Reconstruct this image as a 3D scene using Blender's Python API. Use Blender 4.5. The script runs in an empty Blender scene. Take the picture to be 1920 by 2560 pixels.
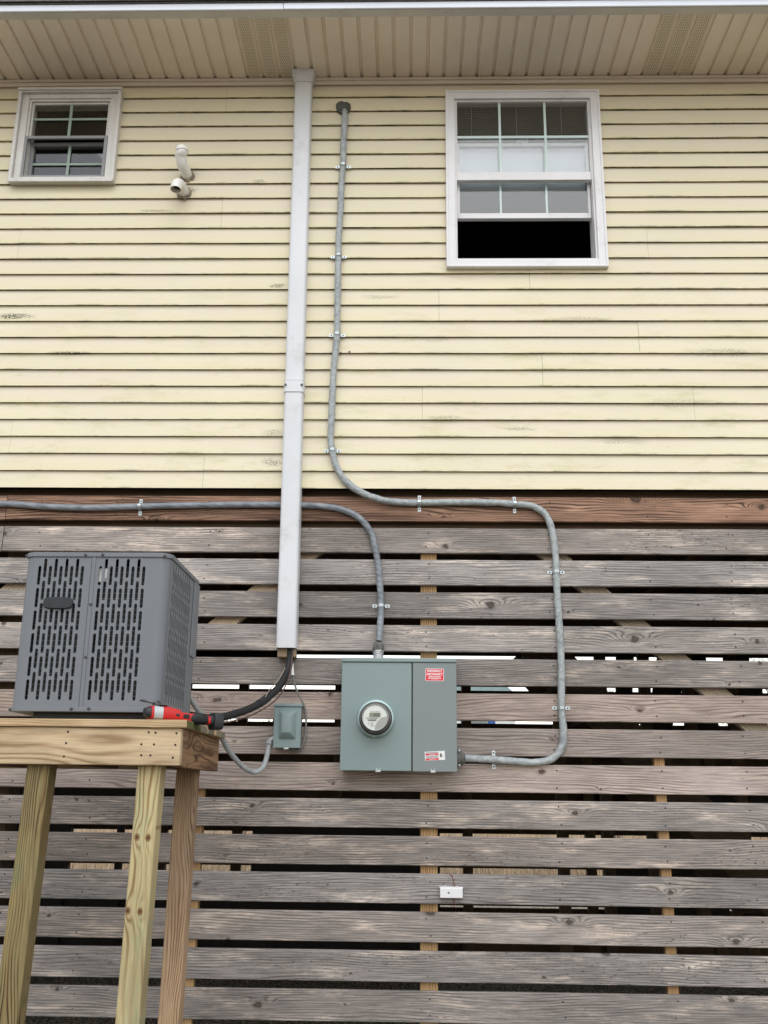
import bpy, bmesh, math, random
import numpy as np
from mathutils import Vector, Matrix, noise

random.seed(7)
S = bpy.context.scene
C = S.collection
rad = math.radians

# ------------------------------------------------------------------ camera
CAMF, PITCH, YAW, ROLL, CAMD, CAMZ = 2498.4, 0.274317, 0.025843, 0.011098, 5.2581, 1.55
cp, sp, cy, sy = math.cos(PITCH), math.sin(PITCH), math.cos(YAW), math.sin(YAW)
FW = Vector((-sy*cp, cy*cp, sp)); RT = Vector((cy, sy, 0)); UP = RT.cross(FW)
R2 = RT*math.cos(ROLL) + UP*math.sin(ROLL); U2 = UP*math.cos(ROLL) - RT*math.sin(ROLL)
camd = bpy.data.cameras.new('camera'); cam = bpy.data.objects.new('camera', camd); C.objects.link(cam)
CAMP = Vector((0, -CAMD, CAMZ))
cam.matrix_world = Matrix.Translation(CAMP) @ Matrix((R2, U2, -FW)).transposed().to_4x4()
camd.sensor_fit = 'VERTICAL'; camd.sensor_height = 36; camd.lens = 36*CAMF/2560
camd.clip_start = 0.05; camd.clip_end = 2000
S.camera = cam

# ------------------------------------------------------------------ sky and soft overcast sun
SUN_EL, SUN_AZ = 50, 174          # azimuth: clockwise from +Y, behind the viewer and a little to the left
w = bpy.data.worlds.new('World'); S.world = w; w.use_nodes = True
nt = w.node_tree; bg = nt.nodes['Background']
sky = nt.nodes.new('ShaderNodeTexSky'); sky.sky_type = 'NISHITA'; sky.sun_disc = False
sky.sun_elevation = rad(SUN_EL); sky.sun_rotation = rad(SUN_AZ)
sky.air_density = 2.0; sky.dust_density = 1.0; sky.ozone_density = 1.0
hs = nt.nodes.new('ShaderNodeHueSaturation'); hs.inputs['Saturation'].default_value = 0.34
nt.links.new(sky.outputs[0], hs.inputs['Color']); veil = nt.nodes.new('ShaderNodeMix'); veil.data_type = 'RGBA'; veil.blend_type = 'ADD'; veil.inputs[0].default_value = 1
veil.inputs[7].default_value = (2.0, 2.05, 2.15, 1)          # even overcast layer over the whole sky
nt.links.new(hs.outputs[0], veil.inputs[6]); nt.links.new(veil.outputs[2], bg.inputs[0])
bg.inputs[1].default_value = 0.15
sl = bpy.data.lights.new('sun', 'SUN'); so = bpy.data.objects.new('sun', sl); C.objects.link(so)
sl.energy = 0.6; sl.angle = rad(50); sl.color = (1, .99, .98)
so.rotation_euler = Vector((math.sin(rad(SUN_AZ))*math.cos(rad(SUN_EL)), math.cos(rad(SUN_AZ))*math.cos(rad(SUN_EL)), math.sin(rad(SUN_EL)))).to_track_quat('Z', 'Y').to_euler()
S.view_settings.view_transform = 'Standard'; S.view_settings.look = 'None'
S.view_settings.exposure = 0.3; S.view_settings.gamma = 1

# ------------------------------------------------------------------ helpers
K = 2560/2212
def W(px, py, y=0.0):
    """point of the plane Y=y seen at photo pixel (px, py)"""
    r = FW*CAMF + R2*(px-960) - U2*(py-1280)
    return CAMP + r*((y+CAMD)/r.y)
def D(px, py, y=0.0): return W(px*K, py*K, y)

class MB:
    def __init__(s): s.v = []; s.f = []; s.m = []
    def add(s, vs, fs, mi=0):
        o = len(s.v); s.v += [tuple(v) for v in vs]
        s.f += [tuple(i+o for i in f) for f in fs]; s.m += [mi]*len(fs); return s
    def box(s, x0, x1, y0, y1, z0, z1, mi=0, M=None):
        vs = [Vector((x, y, z)) for z in (z0, z1) for y in (y0, y1) for x in (x0, x1)]
        if M is not None: vs = [M @ v for v in vs]
        return s.add(vs, [(0,2,3,1), (4,5,7,6), (0,1,5,4), (2,6,7,3), (0,4,6,2), (1,3,7,5)], mi)
    def prism(s, pts, a, b, mi=0, M=None):
        """outline pts (x,z) in the XZ plane extruded from y=a to y=b"""
        n = len(pts); vs = [Vector((p[0], a, p[1])) for p in pts] + [Vector((p[0], b, p[1])) for p in pts]
        if M is not None: vs = [M @ v for v in vs]
        return s.add(vs, [tuple(range(n)), tuple(range(2*n-1, n-1, -1))] + [(i, i+n, (i+1) % n+n, (i+1) % n) for i in range(n)], mi)
    def vprism(s, pts, a, b, mi=0, M=None):
        """outline pts (x,y) extruded from z=a to z=b"""
        n = len(pts); vs = [Vector((p[0], p[1], a)) for p in pts] + [Vector((p[0], p[1], b)) for p in pts]
        if M is not None: vs = [M @ v for v in vs]
        return s.add(vs, [tuple(range(n-1, -1, -1)), tuple(range(n, 2*n))] + [(i, (i+1) % n, (i+1) % n+n, i+n) for i in range(n)], mi)
    def lathe(s, prof, M, n=32, mi=0, cap=True):
        """prof = [(r, h)] around local Z of M"""
        vs = []
        for r, h in prof:
            for k in range(n):
                a = 2*math.pi*k/n; vs.append(M @ Vector((r*math.cos(a), r*math.sin(a), h)))
        fs = [(i*n+k, i*n+(k+1) % n, (i+1)*n+(k+1) % n, (i+1)*n+k) for i in range(len(prof)-1) for k in range(n)]
        if cap: fs += [tuple(range(n-1, -1, -1)), tuple((len(prof)-1)*n+k for k in range(n))]
        return s.add(vs, fs, mi)
    def tube(s, pts, r, n=12, mi=0, cap=True, flat=1.0, wob=0.0, seed=0, hollow=False):
        """smooth tube through pts; r number or list"""
        P = [Vector(p) for p in pts]; m = len(P)
        rs = r if isinstance(r, (list, tuple)) else [r]*m
        T = [(P[min(i+1, m-1)]-P[max(i-1, 0)]).normalized() for i in range(m)]
        u = T[0].orthogonal().normalized(); vs = []
        if abs(T[0].y) < .9: u = (Vector((0, 1, 0))-T[0]*T[0].y).normalized()
        dist = 0
        for i in range(m):
            if i: dist += (P[i]-P[i-1]).length
            u = (u-T[i]*u.dot(T[i])).normalized(); b = T[i].cross(u)
            for k in range(n):
                a = 2*math.pi*k/n
                rr = rs[i]
                if wob: rr *= 1+wob*noise.noise(Vector((math.cos(a)*1.3+dist*14, math.sin(a)*1.3, dist*22+seed)))
                vs.append(P[i]+u*math.cos(a)*rr*flat+b*math.sin(a)*rr)
        fs = [(i*n+k, (i+1)*n+k, (i+1)*n+(k+1) % n, i*n+(k+1) % n) for i in range(m-1) for k in range(n)]
        if cap: fs += [tuple(range(n)), tuple((m-1)*n+k for k in range(n-1, -1, -1))]
        return s.add(vs, fs, mi)
    def build(s, name, mats, parent=None, smooth=None, bevel=0, org=None, seg=2):
        if not isinstance(mats, (list, tuple)): mats = [mats]
        me = bpy.data.meshes.new(name)
        o = Vector((0, 0, 0))
        if org == 'c':
            a = np.array(s.v); o = Vector(((a.min(0)+a.max(0))/2).tolist())
        elif org is not None: o = Vector(org)
        me.from_pydata([tuple(Vector(v)-o) for v in s.v], [], s.f)
        for m in mats: me.materials.append(m)
        me.polygons.foreach_set('material_index', s.m)
        bm = bmesh.new(); bm.from_mesh(me); bmesh.ops.recalc_face_normals(bm, faces=bm.faces); bm.to_mesh(me); bm.free()
        if smooth:
            me.polygons.foreach_set('use_smooth', [True]*len(me.polygons))
            try: me.set_sharp_from_angle(angle=rad(smooth))
            except Exception: pass
        ob = bpy.data.objects.new(name, me); C.objects.link(ob); ob.location = o
        if parent is not None:
            ob.parent = parent; base = parent
            off = Vector((0, 0, 0))
            while base is not None: off += base.location; base = base.parent
            ob.location = o-off
        if bevel:
            b = ob.modifiers.new('bevel', 'BEVEL'); b.width = bevel; b.segments = seg; b.limit_method = 'ANGLE'; b.angle_limit = rad(35)
        return ob

def tag(o, label, cat, group=None, kind=None):
    if label: o['label'] = label
    if cat: o['category'] = cat
    if group: o['group'] = group
    if kind: o['kind'] = kind
    return o
def thing(name, loc, label, cat, group=None):
    o = bpy.data.objects.new(name, None); C.objects.link(o); o.location = loc; o.empty_display_size = .1
    return tag(o, label, cat, group)
def catmull(pts, n=8):
    P = [Vector(p) for p in pts]; P = [2*P[0]-P[1]]+P+[2*P[-1]-P[-2]]; out = []
    for i in range(1, len(P)-2):
        a, b, c, d = P[i-1], P[i], P[i+1], P[i+2]
        for k in range(n):
            t = k/n
            out.append(.5*((2*b)+(c-a)*t+(2*a-5*b+4*c-d)*t*t+(3*b-a-3*c+d)*t**3))
    out.append(P[-2]); return out
def rrect(x0, x1, z0, z1, r, n=5):
    pts = []
    for cx, cz, a0 in ((x1-r, z1-r, 0), (x0+r, z1-r, 90), (x0+r, z0+r, 180), (x1-r, z0+r, 270)):
        for k in range(n+1):
            a = rad(a0+90*k/n); pts.append((cx+r*math.cos(a), cz+r*math.sin(a)))
    return pts
def text_mesh(txt, size, spacing=1.0, bold=0.0):
    cu = bpy.data.curves.new('t', 'FONT'); cu.body = txt; cu.size = size; cu.align_x = 'CENTER'; cu.align_y = 'CENTER'
    cu.space_character = spacing; cu.offset = bold; cu.extrude = 0.0
    ob = bpy.data.objects.new('t', cu); C.objects.link(ob)
    bpy.context.view_layer.update()
    me = bpy.data.meshes.new_from_object(ob.evaluated_get(bpy.context.evaluated_depsgraph_get()))
    vs = [v.co.copy() for v in me.vertices]; fs = [tuple(p.vertices) for p in me.polygons]
    bpy.data.objects.remove(ob); bpy.data.curves.remove(cu); bpy.data.meshes.remove(me)
    return vs, fs
def add_text(mb, txt, size, x, y, z, width=None, rot=0, mi=0, spacing=1.0, bold=0.0):
    vs, fs = text_mesh(txt, size, spacing, bold)
    if width:
        ww = max(v.x for v in vs)-min(v.x for v in vs); k = width/ww
    else: k = 1
    M = Matrix.Translation((x, y, z)) @ Matrix.Rotation(rad(90), 4, 'X') @ Matrix.Rotation(rad(rot), 4, 'Z')
    mb.add([M @ Vector((v.x*k, v.y, 0)) for v in vs], fs, mi)

# ------------------------------------------------------------------ materials
class NT:
    def __init__(s, name):
        s.mat = bpy.data.materials.new(name); s.mat.use_nodes = True; s.t = s.mat.node_tree; s.t.nodes.clear()
        s.out = s.t.nodes.new('ShaderNodeOutputMaterial'); s.b = s.t.nodes.new('ShaderNodeBsdfPrincipled')
        s.t.links.new(s.b.outputs[0], s.out.inputs[0])
    def n(s, ty, **kw):
        nd = s.t.nodes.new(ty)
        for k, v in kw.items(): setattr(nd, k, v)
        return nd
    def set(s, sock, v):
        if isinstance(v, bpy.types.NodeSocket): s.t.links.new(v, sock)
        else: sock.default_value = v
    def m(s, op, a, b=0.0, c=0.0, clamp=False):
        nd = s.n('ShaderNodeMath', operation=op, use_clamp=clamp)
        for i, v in enumerate((a, b, c)): s.set(nd.inputs[i], v)
        return nd.outputs[0]
    def vec(s, x, y, z):
        nd = s.n('ShaderNodeCombineXYZ')
        for i, v in enumerate((x, y, z)): s.set(nd.inputs[i], v)
        return nd.outputs[0]
    def sep(s, v):
        nd = s.n('ShaderNodeSeparateXYZ'); s.set(nd.inputs[0], v); return nd.outputs
    def noise(s, v, scale=1.0, detail=3.0, rough=.55, dist=0.0):
        nd = s.n('ShaderNodeTexNoise'); s.set(nd.inputs['Vector'], v); nd.inputs['Scale'].default_value = scale
        nd.inputs['Detail'].default_value = detail; nd.inputs['Roughness'].default_value = rough; nd.inputs['Distortion'].default_value = dist
        return nd.outputs[0]
    def ramp(s, v, lo, hi, a=0.0, b=1.0, smooth=True):
        nd = s.n('ShaderNodeMapRange', interpolation_type='SMOOTHSTEP' if smooth else 'LINEAR')
        for i, x in enumerate((v, lo, hi, a, b)): s.set(nd.inputs[i], x)
        return nd.outputs[0]
    def mix(s, f, a, b, mode='MIX'):
        nd = s.n('ShaderNodeMix', data_type='RGBA', blend_type=mode)
        s.set(nd.inputs[0], f); s.set(nd.inputs[6], a if isinstance(a, bpy.types.NodeSocket) else (*a[:3], 1)); s.set(nd.inputs[7], b if isinstance(b, bpy.types.NodeSocket) else (*b[:3], 1))
        return nd.outputs[2]
    def gray(s, v): return s.vec(v, v, v)
    def bump(s, h, strength, dist):
        nd = s.n('ShaderNodeBump'); nd.inputs['Strength'].default_value = strength; nd.inputs['Distance'].default_value = dist
        s.set(nd.inputs['Height'], h); s.t.links.new(nd.outputs[0], s.b.inputs['Normal'])
    def obj(s): return s.n('ShaderNodeTexCoord').outputs['Object']
    def rnd(s): return s.n('ShaderNodeObjectInfo').outputs['Random']
    def col(s, c): s.set(s.b.inputs['Base Color'], c if isinstance(c, bpy.types.NodeSocket) else (*c[:3], 1))
    def rough(s, v): s.set(s.b.inputs['Roughness'], v)

def srgb(r, g, b):
    f = lambda c: ((c/255+.055)/1.055)**2.4 if c > 10 else c/255/12.92
    return (f(r), f(g), f(b))

def paint(name, c, rough=.5, metal=0.0, var=.08, scale=6.0, dirt=None, dirt_amt=.3, bump=0.0, bscale=200, spec=.5, stretch=None):
    t = NT(name); p = t.obj()
    if stretch:
        mp = t.n('ShaderNodeMapping'); mp.inputs['Scale'].default_value = stretch; t.t.links.new(p, mp.inputs[0]); p = mp.outputs[0]
    nz = t.noise(p, scale, 5, .6); k = t.ramp(nz, .3, .7, 1-var, 1+var)
    cc = t.mix(1.0, c, t.gray(k), 'MULTIPLY')
    if dirt:
        d = t.ramp(t.noise(p, scale*2.3, 8, .7), .52, .72, 0, dirt_amt); cc = t.mix(d, cc, dirt)
    t.col(cc); t.b.inputs['Metallic'].default_value = metal
    t.rough(t.ramp(t.noise(p, scale*4, 4), .3, .7, rough-.06, rough+.06)); t.b.inputs['Specular IOR Level'].default_value = spec
    if bump: t.bump(t.noise(p, bscale, 3), bump, .002)
    return t.mat

def wood(name, light, dark, pale, axis='x', freq=420, contrast=.6, knots=1.0, knotcol=(.06, .04, .03), patch=.5, rough=.75, fib=.18, streak=None, mildew=0.0, swirl=.05, vdist=.03, kdx=1.25, kdv=5.0, wk=1.6, tone=.6, spots=()):
    t = NT(name); o = t.sep(t.obj()); r = t.rnd()
    if axis == 'x': a, v, q = o[0], o[2], o[1]
    elif axis == 'z': a, v, q = o[2], o[0], o[1]
    else: a, v, q = o[1], o[2], o[0]
    a = t.m('ADD', a, t.m('MULTIPLY', r, 61.0))
    vv = t.m('ADD', v, t.m('MULTIPLY', q, wk))
    # slow wander of the grain
    n1 = t.noise(t.vec(t.m('MULTIPLY', a, .9), t.m('MULTIPLY', vv, 5.0), t.m('MULTIPLY', r, 9.0)), 1.0, 2, .5)
    n2 = t.noise(t.vec(t.m('MULTIPLY', a, 5.0), t.m('MULTIPLY', vv, 16.0), t.m('MULTIPLY', r, 19.0)), 1.0, 2, .5)
    F = t.m('ADD', vv, t.m('MULTIPLY', n1, vdist*3.2)); F = t.m('ADD', F, t.m('MULTIPLY', n2, .012))
    # knots
    vo = t.n('ShaderNodeTexVoronoi', feature='F1'); vo.inputs['Scale'].default_value = 1.0
    kp = t.vec(t.m('MULTIPLY', a, kdx), t.m('MULTIPLY', t.m('ADD', v, t.m('MULTIPLY', r, 3.0)), kdv), t.m('MULTIPLY', r, 13.0))
    t.t.links.new(kp, vo.inputs['Vector'])
    dv = t.n('ShaderNodeVectorMath', operation='SUBTRACT'); t.t.links.new(kp, dv.inputs[0]); t.t.links.new(vo.outputs['Position'], dv.inputs[1])
    dx, dz, _ = t.sep(dv.outputs[0]); dx = t.m('DIVIDE', dx, kdx); dz = t.m('DIVIDE', dz, kdv)
    krand = t.sep(vo.outputs['Color'])[0]
    ksz = t.m('ADD', .28, t.m('MULTIPLY', t.m('POWER', t.ramp(krand, .2, 1, 0, 1, False), 2.2), .95))
    wn = t.m('MULTIPLY', t.m('SUBTRACT', t.noise(t.vec(t.m('MULTIPLY', a, 40.0), t.m('MULTIPLY', v, 60.0), 0.0), 1.0, 3), .5), .024)
    rk = t.m('ADD', t.m('SQRT', t.m('ADD', t.m('POWER', t.m('MULTIPLY', dx, .8), 2.0), t.m('POWER', dz, 2.0))), wn)
    rk = t.m('DIVIDE', rk, ksz)
    re = t.m('DIVIDE', t.m('SQRT', t.m('ADD', t.m('POWER', t.m('MULTIPLY', dx, .30), 2.0), t.m('POWER', dz, 2.0))), ksz)
    sw = t.m('EXPONENT', t.m('MULTIPLY', t.m('POWER', t.m('DIVIDE', re, .026), 2.0), -1.0))
    F = t.m('ADD', F, t.m('MULTIPLY', t.m('MULTIPLY', sw, ksz), swirl*knots))
    sd = []
    for (sa, sv, sr) in spots:
        ra = t.m('SUBTRACT', o[2] if axis == 'z' else o[0], sa); rv = t.m('SUBTRACT', v, sv)
        dist = t.m('SQRT', t.m('ADD', t.m('POWER', t.m('MULTIPLY', ra, .75), 2.0), t.m('POWER', rv, 2.0))); sd.append((dist, sr))
        el = t.m('SQRT', t.m('ADD', t.m('POWER', t.m('MULTIPLY', ra, .3), 2.0), t.m('POWER', rv, 2.0)))
        F = t.m('ADD', F, t.m('MULTIPLY', t.m('EXPONENT', t.m('MULTIPLY', t.m('POWER', t.m('DIVIDE', el, sr*1.9), 2.0), -1.0)), .03))
    ring = t.m('ADD', t.m('MULTIPLY', t.m('SINE', t.m('MULTIPLY', F, freq)), .5), .5)
    ring = t.m('POWER', ring, 2.4)
    gate = t.ramp(t.noise(t.vec(t.m('MULTIPLY', a, 2.2), t.m('MULTIPLY', v, 14.0), r), 1.0, 3), .36, .62, .25, 1.0)
    ring = t.m('MULTIPLY', ring, gate)
    fibn = t.noise(t.vec(t.m('MULTIPLY', a, 5.0), t.m('MULTIPLY', vv, 130.0), q), 1.0, 5, .72)
    base = t.mix(t.ramp(t.noise(t.vec(t.m('MULTIPLY', a, 2.6), t.m('MULTIPLY', v, 13.0), r), 1.0, 6, .7), .50, .68, 0, patch), light, pale)
    base = t.mix(t.m('MULTIPLY', ring, contrast), base, dark)
    base = t.mix(1.0, base, t.gray(t.ramp(fibn, .25, .75, 1-fib, 1+fib)), 'MULTIPLY')
    r2 = t.m('FRACT', t.m('MULTIPLY', r, 7.31))
    base = t.mix(t.m('MULTIPLY', r2, tone), base, t.mix(1.0, base, (1.16, .98, .86), 'MULTIPLY'))
    base = t.mix(1.0, base, t.gray(t.ramp(r, 0, 1, .80, 1.14, False)), 'MULTIPLY')
    big = t.noise(t.vec(t.m('MULTIPLY', a, 1.1), t.m('MULTIPLY', v, 3.0), r), 1.0, 4, .6)
    base = t.mix(1.0, base, t.gray(t.ramp(big, .3, .7, .74, 1.2)), 'MULTIPLY')
    if streak: base = t.mix(t.ramp(t.noise(t.vec(t.m('MULTIPLY', a, .8), t.m('MULTIPLY', v, 22.0), r), 1.0, 3), .5, .66, 0, .75), base, streak)
    if mildew:
        sp_ = t.m('MULTIPLY', t.ramp(t.noise(t.vec(t.m('MULTIPLY', a, 34.0), t.m('MULTIPLY', v, 110.0), r), 1.0, 5, .75), .56, .66), t.ramp(t.noise(t.vec(t.m('MULTIPLY', a, 1.4), t.m('MULTIPLY', v, 8.0), t.m('ADD', r, 4.0)), 1.0, 3), .46, .62))
        base = t.mix(t.m('MULTIPLY', sp_, mildew), base, (.035, .034, .03))
    if knots:
        kr = t.m('GREATER_THAN', krand, .22)
        halo = t.m('MULTIPLY', t.ramp(rk, .030, .010, 0, .5*knots), kr)
        base = t.mix(halo, base, dark)
        core = t.m('MULTIPLY', t.ramp(rk, .0125, .0095, 0, 1), kr); base = t.mix(t.m('MULTIPLY', core, .72*knots), base, knotcol)
        rim = t.m('MULTIPLY', t.m('MULTIPLY', t.ramp(rk, .0155, .0125), t.ramp(rk, .009, .0115)), kr)
        base = t.mix(t.m('MULTIPLY', rim, .7*knots), base, (knotcol[0]*.4, knotcol[1]*.4, knotcol[2]*.4))
    for dist, sr in sd:
        base = t.mix(t.ramp(dist, sr*1.5, sr, 0, .8), base, (knotcol[0]*1.6, knotcol[1]*1.6, knotcol[2]*1.6))
        base = t.mix(t.ramp(dist, sr*.75, sr*.35, 0, .85), base, (knotcol[0]*.5, knotcol[1]*.5, knotcol[2]*.5))
    t.col(base); t.rough(rough); t.b.inputs['Specular IOR Level'].default_value = .25
    t.bump(t.m('ADD', t.m('MULTIPLY', ring, -.7), t.m('MULTIPLY', fibn, .8)), .5, .0016)
    return t.mat

G = {}
G['fence'] = wood('weathered_fence_wood', srgb(152,146,143), srgb(74,69,67), srgb(208,195,184), knots=1, contrast=.68, patch=.95, mildew=.9, freq=520, fib=.44, tone=.42)
G['fence_mauve'] = wood('weathered_fence_wood_mauve', srgb(164,152,146), srgb(98,84,78), srgb(184,168,156), contrast=.75, patch=.8, mildew=.35, freq=430, fib=.36, tone=.4, vdist=.05)
G['rim'] = wood('reddish_wood', srgb(154,124,106), srgb(50,39,34), srgb(186,154,132), contrast=1, patch=.8, streak=srgb(84,60,50), fib=.3, mildew=.8, freq=430, swirl=.09, vdist=.05)
G['tan_post'] = wood('tan_post_wood', srgb(170,138,100), srgb(120,88,54), srgb(186,156,118), axis='z', contrast=.75, patch=.4, knots=.6, freq=520)
G['brace'] = wood('grey_brace_wood', srgb(232,216,194), srgb(160,144,122), srgb(238,226,206), axis='x', contrast=.6, patch=.4, knots=.5)
G['leg_green'] = wood('treated_post_greenish', srgb(150,134,94), srgb(72,50,30), srgb(132,138,100), axis='z', freq=300, contrast=1, patch=.8, knots=.6, streak=srgb(122,82,44), vdist=.13, tone=0, fib=.25, kdx=1.5, kdv=3)
def pale_leg(spots): return wood('treated_post_pale', srgb(184,168,128), srgb(124,94,58), srgb(160,164,128), axis='z', freq=330, contrast=.85, patch=.8, knots=.6, spots=spots, tone=0, fib=.22, knotcol=srgb(92,60,36), vdist=.05, kdx=2.4, kdv=6)
G['leg_pink'] = wood('treated_post_pinkish', srgb(170,142,114), srgb(104,80,58), srgb(178,152,130), axis='z', freq=420, contrast=1, patch=.6, knots=.7, vdist=.12, tone=0, fib=.25)
G['deck'] = wood('deck_board_wood', srgb(190,168,134), srgb(140,112,80), srgb(200,184,156), contrast=.7, patch=.4, knots=.3, freq=520)
G['beam'] = wood('deck_beam_wood', srgb(182,160,130), srgb(132,106,78), srgb(196,178,150), contrast=.9, patch=.6, knots=.3, freq=230, vdist=.10, fib=.2, tone=0)
G['beam_dark'] = wood('deck_side_beam_wood', srgb(150,124,96), srgb(78,54,38), srgb(136,108,84), axis='y', contrast=1, patch=.6, knots=.0, freq=300, vdist=.16, fib=.1, streak=srgb(92,66,46))
G['endgrain'] = wood('weathered_end_grain', srgb(142,136,118), srgb(90,82,66), srgb(160,154,138), axis='x', contrast=.8, patch=.4, knots=0, freq=700, vdist=.3)
G['endmoss'] = paint('mossy_end_grain', srgb(96,98,52), .9, var=.35, scale=40, dirt=srgb(60,58,36), dirt_amt=.8)
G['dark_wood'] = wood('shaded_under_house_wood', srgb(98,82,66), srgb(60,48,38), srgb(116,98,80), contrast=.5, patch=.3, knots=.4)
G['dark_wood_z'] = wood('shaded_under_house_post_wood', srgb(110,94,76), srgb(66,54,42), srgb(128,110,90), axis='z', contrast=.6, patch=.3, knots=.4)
G['cover'] = paint('white_duct_plastic', srgb(212,213,217), .38, var=.05, scale=1.6, dirt=srgb(160,152,140), dirt_amt=.45)
G['coverbase'] = paint('tan_stained_plastic', srgb(150,128,100), .6, var=.2, scale=12, dirt=srgb(70,55,40), dirt_amt=.6)
G['white'] = paint('white_window_vinyl', srgb(226,224,226), .4, var=.04, scale=3, dirt=srgb(120,108,96), dirt_amt=.22)
G['white2'] = paint('aged_white_window_vinyl', srgb(212,209,205), .45, var=.05, scale=5, dirt=srgb(120,106,98), dirt_amt=.35)
G['screenframe'] = paint('grey_screen_frame', srgb(138,138,140), .45, var=.05)
G['munt'] = paint('muntin_white', srgb(206,222,220), .4, var=.04)
G['munt_green'] = paint('muntin_pale_green', srgb(150,166,156), .45, var=.05)
G['blind'] = paint('blind_slat', srgb(150,145,138), .6, var=.1)
G['skyreflection'] = paint('pale_reflection_sheet', srgb(190,197,200), .7, var=.05, scale=2)
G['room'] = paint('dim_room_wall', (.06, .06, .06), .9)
G['box'] = paint('grey_green_enamel', srgb(128,145,145), .42, var=.03, scale=1.6, dirt=srgb(132,146,146), dirt_amt=.3, bump=.05, bscale=260)
G['box2'] = paint('grey_enamel_door', srgb(125,134,134), .45, var=.03, scale=2, dirt=srgb(116,124,123), dirt_amt=.3, bump=.05, bscale=260)
G['gap'] = paint('black_rubber_gap', (.012, .012, .013), .7)
G['ac'] = paint('grey_metal_cabinet', srgb(110,114,120), .42, var=.03, scale=2.5, dirt=srgb(108,111,116), dirt_amt=.4, bump=.12, bscale=300)
G['acside'] = paint('grey_metal_louver', srgb(122,126,132), .45, var=.04, scale=2.5)
G['acdark'] = paint('black_base_pan', srgb(34,34,36), .6, var=.2)
G['badge'] = paint('dark_badge_plastic', srgb(30,34,40), .55, var=.05)
G['screw'] = paint('screw_metal', srgb(70,72,76), .35, metal=.7)
G['steel'] = paint('galvanised_steel', srgb(184,190,193), .35, metal=.75, var=.12, scale=40)
G['alu'] = paint('cast_aluminium', srgb(180,182,184), .45, metal=.6, var=.15, scale=60)
G['putty'] = paint('grey_duct_putty', srgb(96,96,92), .85, var=.35, scale=50, dirt=srgb(60,58,54), dirt_amt=.7, bump=.6, bscale=120)
G['darkputty'] = paint('dark_sealant', srgb(78,80,76), .8, var=.3, scale=40, dirt=srgb(40,42,40), dirt_amt=.8, bump=.6, bscale=90)
G['caulk'] = paint('stained_caulk', srgb(140,130,112), .85, var=.35, scale=40, dirt=srgb(64,56,50), dirt_amt=.85, bump=.4, bscale=90)
G['pvc'] = paint('white_pvc', srgb(232,230,226), .32, var=.05, scale=8, dirt=srgb(130,120,104), dirt_amt=.3)
G['whip'] = paint('grey_flexible_conduit', srgb(158,162,163), .5, var=.12, scale=30, dirt=srgb(70,70,66), dirt_amt=.5)
G['foam'] = paint('black_foam_insulation', (.012, .012, .013), .7, bump=.3, bscale=60)
G['brownwire'] = paint('brown_control_wire', srgb(84,62,54), .5)
G['thinwire'] = paint('grey_thin_wire', srgb(150,140,126), .5)
G['greycable'] = paint('grey_cable_jacket', srgb(126,124,120), .5)
G['red'] = paint('red_tool_plastic', srgb(196,30,32), .38, var=.05)
G['redwire'] = paint('red_wire', srgb(130,40,36), .5)
G['blackplastic'] = paint('black_tool_plastic', srgb(36,37,40), .45, var=.1)
G['rubber'] = paint('black_rubber_grip', srgb(30,31,33), .65, var=.1, bump=.3, bscale=300)
G['gear'] = paint('cast_gear_case', srgb(188,192,194), .35, metal=.5, var=.08)
G['darksteel'] = paint('dark_steel', srgb(92,90,90), .35, metal=.7, var=.15, scale=60)
G['redsticker'] = paint('red_sticker', srgb(220,38,58), .4, var=.03)
G['whitesticker'] = paint('white_sticker', srgb(232,232,232), .45, var=.03)
G['ink'] = paint('black_ink', srgb(40,38,40), .6)
G['greyink'] = paint('grey_print', srgb(110,108,108), .6)
G['lcd'] = paint('lcd_panel', srgb(128,134,112), .35, var=.06)
G['meterface'] = paint('meter_face', srgb(226,228,220), .5, var=.02)
G['meterplate'] = paint('meter_grey_plate', srgb(170,168,162), .5, var=.04)
G['meterring'] = paint('meter_lock_ring', srgb(164,184,186), .3, metal=.35, var=.06)
G['meterdark'] = paint('meter_dark_base', srgb(58,54,50), .35, var=.3, scale=20)
G['meterbrown'] = paint('meter_inner_ring', srgb(92,72,56), .35, metal=.4, var=.3, scale=30)
G['fascia'] = paint('white_fascia_metal', srgb(222,226,236), .4, var=.04, scale=2)
G['fasciaunder'] = paint('fascia_return', srgb(200,196,192), .5, var=.06, scale=3, dirt=srgb(120,110,100), dirt_amt=.3)
G['shingle'] = paint('grey_shingle', srgb(110,106,106), .95, var=.3, scale=60)
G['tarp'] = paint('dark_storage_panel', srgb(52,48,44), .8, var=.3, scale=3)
G['farwall'] = paint('far_white_siding', srgb(226,228,226), .7)
G['farblue'] = paint('far_blue_shutter', srgb(48,92,160), .6)
G['farroof'] = paint('far_grey_roof', srgb(136,156,158), .9)
G['farglass'] = paint('far_window_glass', srgb(120,126,128), .2)
G['bark'] = paint('bare_tree_bark', srgb(70,62,56), .9, var=.2)
G['grass'] = paint('dry_marsh_grass', srgb(182,158,130), .9, var=.3, scale=.6)

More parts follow.
